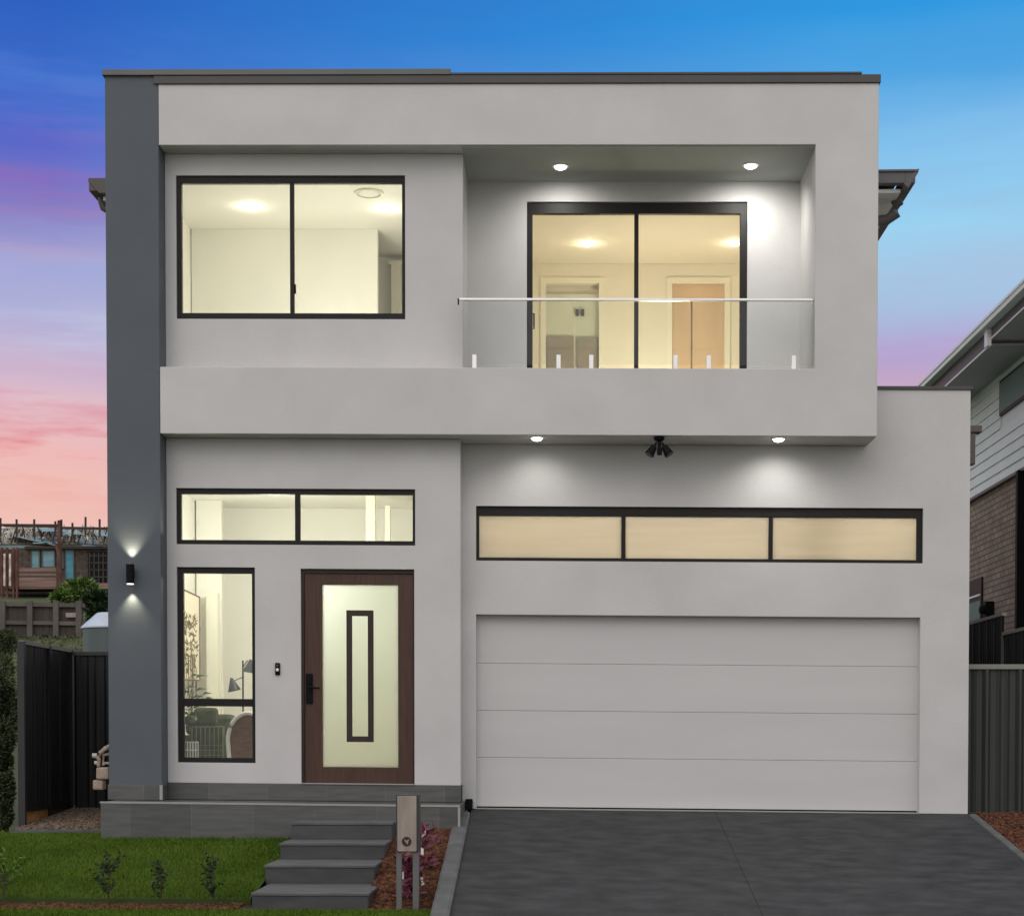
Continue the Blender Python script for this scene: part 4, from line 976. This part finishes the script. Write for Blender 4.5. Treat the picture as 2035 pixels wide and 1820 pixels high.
# eave, fascia and gutter, with a jog where the near part is set higher
XE = 5.72
g0 = pX(1967, 651, XE); zg = pX(1900, 706, XE).z
yj = g0.y
m = MB(); m.box(XE + .02, XN + .4, yj, YN1 + .5, zsoff, zsoff + .03); m.box(XE + .02, XN + .4, YN0 - 2.8, yj - .001, zsoff + .07, zsoff + .10); m.build('eave_lining', M['eave'], nb)
m = MB(); m.box(XE - .0, XE + .019, yj, YN1 + .5, zsoff - .0, zg - .03); m.box(XE, XE + .019, YN0 - 2.8, yj - .001, zsoff + .07, zg - .03); m.build('fascia_board', M['gutterdark'], nb)
m = MB(); m.box(XE - .12, XE - .002, YN0 - 2.8, YN1 + .5, zg - .10, zg - .03); m.build('gutter', M['siding'], nb)
m = MB(); m.box(XE - .135, XE - .115, YN0 - 2.8, YN1 + .5, zg - .032, zg); m.box(XE - .012, XE - .0005, yj, YN1 + .5, zsoff - .012, zsoff + .012); m.box(XE - .012, XE - .0005, YN0 - 2.8, yj - .02, zsoff + .06, zsoff + .083)
m.box(XE - .06, XE - .0005, yj - .10, yj + .05, zsoff - .02, zg - .11)
m.build('gutter_edge', M['gutter'], nb)
m = MB(); m.add([(XE - .02, YN0 - 2.8, zg - .04), (XE - .02, YN1 + .5, zg - .04), (XN + 3.5, YN1 + .5, zg + 1.4), (XN + 3.5, YN0 - 2.8, zg + 1.4), (XN + 7.5, YN1 + .5, zg - .04), (XN + 7.5, YN0 - 2.8, zg - .04)], [(0,3,2,1),(3,5,4,2)])
m.build('roof', M['roof'], nb)

# ================================================================== LEFT BACKGROUND
# water tank
tp = px(190, 1250, 5.5)
tk = thing('water_tank', 'round dark steel water tank with pale cone roof behind the left fence', 'water tank', (px(215,1250,5.5).x, 5.5, .3))
cx_ = px(224, 1250, 5.5).x; rr = cx_ - px(167, 1250, 5.5).x; zt_ = px(180, 1243, 5.5 - rr).z
prof = [(rr, -2.0)] + [(rr + (.012 if i % 2 else 0), -1.9 + i*.05) for i in range(38)] + [(rr, 0)]
m = MB(); m.lathe((cx_, 5.5, zt_), prof, 40); m.build('tank_body', M['tank'], tk, smooth=True)
m = MB(); m.lathe((cx_, 5.5, zt_), [(rr + .03, -.02), (rr + .03, 0), (rr*.55, .19), (rr*.5, .2), (0, .2)], 40); m.build('tank_roof', M['tanktop'], tk)
# house under construction, far left on the hill
YH = 72.0
def Q(u, v, dy=0): return px(u, v, YH + dy)
hs = thing('house_under_construction', 'unfinished hillside house with bare roof timbers, brick walls and red scaffold deck at far left', 'house', (Q(100, 1170).x, YH, Q(100, 1175).z))
a, b = Q(38, 1182), Q(260, 1088)
m = MB(); m.box(a.x, b.x, YH, YH + 7, a.z, b.z); m.build('brick_wall', M['fbrick'], hs)
m = MB(); m.box(Q(0,0).x - 2, a.x - .02, YH + .5, YH + 7, a.z, b.z); m.build('brick_wall', M['rust'], hs)
def win(u0, u1, v0, v1, mm, y=0):
    p0, p1 = Q(u0, v1), Q(u1, v0); m = MB(); m.ring(p0.x, p1.x, YH - .08 - y, YH - .001, p0.z, p1.z, .06, .06, .06, .06)
    w_ = m.build('window', M['gutterdark'], hs); m = MB(); m.box(p0.x + .06, p1.x - .06, YH - .05 - y, YH - .03 - y, p0.z + .06, p1.z - .06); m.build('pane', mm, w_)
win(62, 80, 1093, 1130, M['teal']); win(84, 110, 1093, 1128, M['teal']); win(114, 127, 1093, 1130, M['oldfence']); win(130, 148, 1092, 1152, M['blue'])
p0, p1 = Q(176, 1162), Q(230, 1096)
m = MB(); m.box(p0.x, p1.x, YH - .1, YH - .001, p0.z, p1.z); m.build('porch_shade_panel', M['darkvoid'], hs)  # solid block, the darkness of the porch is put into its colour
m = MB()
for i in range(4):
    v = 1104 + i*14; m.bar(Q(176, v, -.4), Q(230, v, -.4), .05)
for i in range(6): m.bar(Q(178 + i*9, 1162, -.4), Q(178 + i*9, 1098, -.4), .05)
m.build('porch_rail', M['oldfence'], hs)
m = MB()
for v0, v1 in ((1128, 1136), (1139, 1144), (1147, 1166)):
    p0, p1 = Q(34, v1, -2), Q(112, v0, -2); m.box(p0.x, p1.x, YH - 2, YH - 1.9, p0.z, p1.z)
p0 = Q(4, 1168, -2); p1 = Q(112, 1164, -2); m.box(p0.x, p1.x, YH - 1.95, YH - .1, p0.z - .05, p0.z + .05)
m.build('scaffold_deck', M['plank'], hs)
m = MB()
p0, p1 = Q(118, 1170, -1), Q(230, 1158, -1); m.box(p0.x, p1.x, YH - 1, YH - .11, p0.z, p1.z); m.build('floor_slab', M['plank'], hs)
m = MB(); p0, p1 = Q(0, 1210, -.5), Q(230, 1170, -.5); m.box(p0.x - 2, p1.x, YH - .6, YH + 6, p0.z - .6, a.z - .01); m.build('subfloor_shade', M['darkvoid'], hs)  # solid block, the dark space under the floor painted as near-black
for u in (4, 14, 27, 34, 118):
    m = MB(); m.bar(Q(u, 1215, -2.05), Q(u, 1088 if u < 100 else 1034, -2.05), .10 if u < 100 else .16); m.build('scaffold_post', M['rust'], hs)
for u in (20, 9):
    m = MB(); m.bar(Q(u, 1164, -2.3), Q(u, 1100, -2.3), .09); m.build('scaffold_post', M['timber'], hs)
# roof trusses
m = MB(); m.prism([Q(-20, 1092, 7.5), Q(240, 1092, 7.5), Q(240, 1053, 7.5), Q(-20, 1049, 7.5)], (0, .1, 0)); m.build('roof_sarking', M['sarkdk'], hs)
for k in range(7):
    m = MB()
    for i in range(16):
        ua = random.uniform(-5, 230); va = random.uniform(1050, 1078); dy_ = random.uniform(-.3, 5); an = random.uniform(-1.2, 1.2)
        m.bar(Q(ua, va, dy_), Q(ua + 9*math.sin(an), va - 9*math.cos(an), dy_), .07)
    m.build('roof_batten', M['timberlt'] if k % 2 else M['timber'], hs)
for k in range(13):
    m = MB(); yy = k*.55; dyk = yy
    u0, u1, v0, v1 = -12 + 4*k, 236, 1082 - k*1.2, 1046 + (k % 3)*2
    n = 15 + (k % 4); P_ = []
    m.bar(Q(u0, v0, dyk), Q(u1, v0, dyk), .06); m.bar(Q(u0 + 20, v1, dyk), Q(u1, v1 + 3, dyk), .05)
    for i in range(n):
        ua = u0 + (u1 - u0)*(i + random.uniform(-.25,.25))/n; ub = ua + random.choice((-12, -7, 7, 12, 0, 10))
        m.bar(Q(ua, v0, dyk), Q(ub, v1 + random.uniform(0, 5), dyk), .055)
    m.build('roof_truss', M['timber'] if k % 3 else M['timberdk'], hs)
for (u0, v0, u1, v1, u2, v2, u3, v3) in ((12,1071,60,1084,118,1086,30,1066), (70,1046,112,1046,130,1056,84,1056), (118,1052,150,1054,168,1062,124,1062), (150,1072,190,1074,212,1088,165,1086), (60,1066,110,1068,118,1080,66,1080), (186,1058,230,1058,230,1066,190,1064)):
    m = MB(); m.prism([Q(u0, v0, 2), Q(u1, v1, 2.0), Q(u2, v2, -.3), Q(u3, v3, -.3)], (0, 0, .05)); m.build('roof_sarking', M['sark'], hs)
m = MB(); m.bar(Q(-10, 1043, -2), Q(118, 1044, -2), .12); m.bar(Q(118, 1049, -2), Q(232, 1051, -2), .11)
for u in (1, 33, 68, 110, 116, 122, 144, 170, 198): m.bar(Q(u, 1066, -2), Q(u, random.uniform(1026, 1040), -2), .09)
m.build('scaffold_rail', M['timberdk'], hs)
m = MB(); m.bar(Q(88, 1064, -2.2), Q(112, 1082, -2.2), .1); m.bar(Q(112, 1082, -2.2), Q(118, 1110, -2.2), .12); m.bar(Q(118, 1110, -2.2), Q(119, 1172, -2.2), .16); m.build('scaffold_brace', M['rust'], hs)
p0, p1 = Q(50, 1091, -.2), Q(232, 1085, -.2)
m = MB(); m.box(p0.x, p1.x, YH - .3, YH + .2, p0.z, p1.z); m.build('eave_beam', M['bark'], hs)

# old timber fence on the slope
YO = 40.0
of = thing('old_paling_fence', 'weathered grey-brown timber fence on the slope below the unfinished house', 'fence', (px(80,1240,YO).x, YO, px(80,1245,YO).z))
m = MB()
for i in range(34):
    u = -8 + i*5.1; p0, p1 = px(u, 1262, YO), px(u + 4.3, 1204 + random.uniform(-1.5,1.5), YO); m.box(p0.x, p1.x, YO, YO + .03, p0.z, p1.z)
m.build('paling_panel', M['oldfence'], of)
for v in (1202, 1238):
    m = MB(); m.bar(px(-10, v - 2, YO - .05), px(168, v + 1, YO - .05), .13); m.build('fence_rail', M['oldrail'], of)
for u in (6, 60, 112, 157):
    m = MB(); m.bar(px(u, 1265, YO - .08), px(u, 1194, YO - .08), .18); m.build('fence_post', M['oldrail'], of)
p0, p1 = px(130, 1226, YO - .2), px(150, 1217, YO - .2)
sg = MB(); sg.box(p0.x, p1.x, YO - .16, YO - .14, p0.z, p1.z); sg.build('sign_board', M['stone'], of)

def shrub(name, lab, cat, base, cx, cy, cz, rx, ry, rz, n, leaf, lm, grp=None, trunk=.02, clumps=9):
    t_ = thing(name, lab, cat, base, grp); m = MB(); cs = []
    for i in range(clumps):
        while True:
            q = Vector((random.uniform(-1,1), random.uniform(-1,1), random.uniform(-1,1)))
            if q.length < 1: break
        cs.append((Vector((cx + q.x*rx*.75, cy + q.y*ry*.75, cz + q.z*rz*.72)), random.uniform(.25,.5)))
    for i in range(n):
        c, s = random.choice(cs); q = Vector((random.gauss(0,1), random.gauss(0,1), random.gauss(0,1))).normalized()*random.uniform(.5,1)**.5
        p = c + Vector((q.x*rx*s, q.y*ry*s, q.z*rz*s)); m.leaf(p, q + Vector((0,0,.4)), leaf*random.uniform(.6,1.3), leaf*.45)
    m.build('crown', lm, t_)
    m = MB(); b = Vector(base)
    for c, s in cs[:6]: m.tube([b, b.lerp(c, .5) + Vector((random.uniform(-.1,.1)*rx, 0, 0)), c], trunk, 6, r2=trunk*.4)
    m.build('trunk', M['bark'], t_); return t_
YT = 50.0
for (u, v, ru, rv, Y, lm, lab) in ((160, 1178, 42, 24, 50., 'leafmid', 'green bush growing below the deck of the unfinished house'),
                                   (196, 1205, 26, 28, 46., 'leafdk', 'dark bush beside the slate pillar behind the old fence'),
                                   (120, 1190, 20, 12, 48., 'leafmid', 'low green bush left of the larger bush below the deck')):
    c = px(u, v, Y); r = ru*(Y + 18)/F; rz_ = rv*(Y + 18)/F
    shrub('bush', lab, 'bush', (c.x, Y, c.z - rz_ - .5), c.x, Y, c.z, r, r*.7, rz_, 1500, .28, M[lm], 'bushes on the slope behind the left fence', trunk=.06)
# tall growth left of the boundary fence
for (u, v, ru, rv, Y, lm, lab, n) in ((8, 1400, 30, 110, 4., 'hedge', 'tall hedge-like shrub left of the black boundary fence', 3600),
                                    (12, 1490, 26, 60, 3., 'hedge', 'mid-height grey-green shrub between the tall and the low ones at the left edge', 2600),
                                    (15, 1590, 24, 60, 2.2, 'hedge', 'dark low shrub at the foot of the fence post, left edge', 2400),
                                    (14, 1285, 26, 40, 9., 'hedge', 'pale green shrub further back at the left edge', 1500)):
    c = px(u, v, Y); r = ru*(Y + 18)/F; rz_ = rv*(Y + 18)/F
    shrub('shrub', lab, 'shrub', (c.x, Y, c.z - rz_ - .1), c.x - .05, Y, c.z, r, r*1.2, rz_, n*2, .055, M[lm], 'shrubs left of the boundary fence', trunk=.015, clumps=14)
tb = MB()
for i in range(16000):
    y = random.uniform(20, 44); x = random.uniform(-24, -6)*(y+18)/62; z = ground_z(x, y); h = random.uniform(.06,.22)
    tb.leaf((x, y, z - .02), (random.gauss(0,.6), random.gauss(0,.6), 1), h, .05)
tag(tb.build('slope_grass', M['olive'], None), 'rough yellow-green grass on the slope behind the left fence', 'grass', kind='stuff')

# ================================================================== GARDEN PLANTS AND LETTERBOX
def sapling(u, v0, v1, lab, spread, nb_, lm, leaf=.05):
    yp = (YM0 + YM1)/2; b = px(u, v0, yp); b.z = -1.448; tz = px(u, v1, yp).z
    t_ = thing('young_shrub', lab, 'shrub', b, 'young shrubs planted along the front garden strip')
    ms = MB(); ml = MB(); H = tz - b.z
    for k in range(nb_):
        a = random.uniform(0, 6.28); h0 = random.uniform(.12, .75)*H; e = Vector((b.x + math.cos(a)*spread*random.uniform(.4,1), b.y + math.sin(a)*spread*.7, b.z + min(H, h0 + random.uniform(.15,.4)*H)))
        s = Vector((b.x + random.uniform(-.01,.01), b.y, b.z + h0)); ms.tube([s, s.lerp(e, .5) + Vector((0,0,.01)), e], .004, 5, r2=.002)
        for j in range(12):
            p = s.lerp(e, .3 + .7*j/8); ml.leaf(p, (random.uniform(-1,1), random.uniform(-1,1), random.uniform(-.1,1)), leaf*random.uniform(.7,1.2), leaf*.42)
    ms.tube([b, b + Vector((.01, 0, H*.5)), b + Vector((0, 0, H*.92))], .007, 6, r2=.003)
    for j in range(8): ml.leaf(b + Vector((0,0,H*(.8 + .03*j))), (random.uniform(-1,1), random.uniform(-1,1), random.uniform(.2,1)), leaf, leaf*.42)
    ms.build('stem', M['bark'], t_); ml.build('leaves', lm, t_)
sapling(215, 1798, 1700, 'dark bushy young shrub in the garden strip, leftmost of the three dark ones', .12, 13, M['leafdk'])
sapling(320, 1798, 1714, 'thin sparse young shrub in the garden strip, between the two bushier dark ones', .08, 9, M['leafdk'])
sapling(424, 1798, 1704, 'tall young shrub in the garden strip, nearest the concrete steps', .10, 12, M['leafdk'])
sapling(8, 1795, 1690, 'bright yellow-green young plant cut by the left edge of the photo', .22, 16, M['leafyel'], .06)
# letterbox
yl = -3.5
a, b = px(787, 1692, yl), px(833, 1578, yl)
lb = thing('letterbox', 'tall narrow stone-faced letterbox with a maroon round emblem on two grey posts', 'letterbox', ((a.x + b.x)/2, yl, -1.42))
m = MB(); m.box(a.x, b.x, yl - .0, yl + .16, a.z, b.z); m.build('box_body', M['letterframe'], lb, bevel=.004)
m = MB(); m.box(a.x + .013, b.x - .022, yl - .014, yl - .001, a.z + .004, b.z - .012); m.build('front_panel', M['stone'], lb, bevel=.003)
ec = px(808, 1671.5, yl - .02); er = .041
m = MB(); m.lathe((0,0,0), [(0, .003), (er, .003), (er, 0)], 30); m.v = [(ec.x + p, yl - .0145 - r, ec.z + q) for p, q, r in m.v]; em = m.build('emblem', M['emblem'], lb)
yy = yl - .0185
m = MB(); m.prism([(ec.x - .022, yy, ec.z + .020), (ec.x + .000, yy, ec.z + .008), (ec.x + .026, yy, ec.z + .024), (ec.x + .013, yy, ec.z - .001), (ec.x + .012, yy, ec.z - .028), (ec.x - .004, yy, ec.z - .012), (ec.x - .010, yy, ec.z - .002)], (0, -.002, 0)); m.build('emblem_mark', M['stone'], em)
for u0, u1 in ((787.5, 798), (820, 832)):
    p0, p1 = px(u0, 1806, yl), px(u1, 1692, yl); m = MB(); m.box(p0.x, p1.x, yl + .01, yl + .06, p0.z - .08, a.z - .001); m.build('post', M['letterpost'], lb, bevel=.003)
# burgundy plants
def burg(u, v0, v1, yp, lab, n, L_):
    b = px(u, v0, yp); b.z = bed_z(yp) - .005; H = px(u, v1, yp).z - b.z
    t_ = thing('burgundy_plant', lab, 'shrub', b, 'burgundy leaved plants with white tags behind the letterbox'); m = MB()
    for i in range(n):
        h = random.uniform(.05, .9)*H; a_ = random.uniform(0, 6.28)
        m.leaf(b + Vector((random.gauss(0,.03), random.gauss(0,.03), h)), (math.cos(a_), math.sin(a_)*.8, random.uniform(.3,1.6)), L_*random.uniform(.7,1.3), L_*.42)
    m.build('leaves', M['leafred'], t_)
    m = MB(); m.tube([b, b + Vector((.005, 0, H*.9))], .008, 6); m.build('stem', M['bark'], t_)
    return t_
b1 = burg(812, 1790, 1700, -3.15, 'burgundy plant between the letterbox posts', 130, .11)
b2 = burg(840, 1690, 1630, -2.2, 'slim burgundy plant rising right behind the letterbox', 45, .13)
def ptag(par, u, v, yp, w_, h_, tl):
    c = px(u, v, yp); m = MB(); m.prism([(c.x - w_, yp, c.z - h_), (c.x + w_, yp, c.z - h_ + tl), (c.x + w_*1.1, yp, c.z + h_ + tl), (c.x - w_*.9, yp, c.z + h_)], (0, .003, 0)); m.build('plant_tag', M['white'], par)
ptag(b1, 799, 1739, -3.3, .015, .030, 0); ptag(b1, 838, 1746, -3.1, .012, .022, -.01); ptag(b1, 840, 1757, -3.1, .014, .010, .01)
ptag(b2, 842, 1658, -2.25, .018, .026, .03); ptag(b2, 839, 1690, -2.6, .012, .030, -.01)
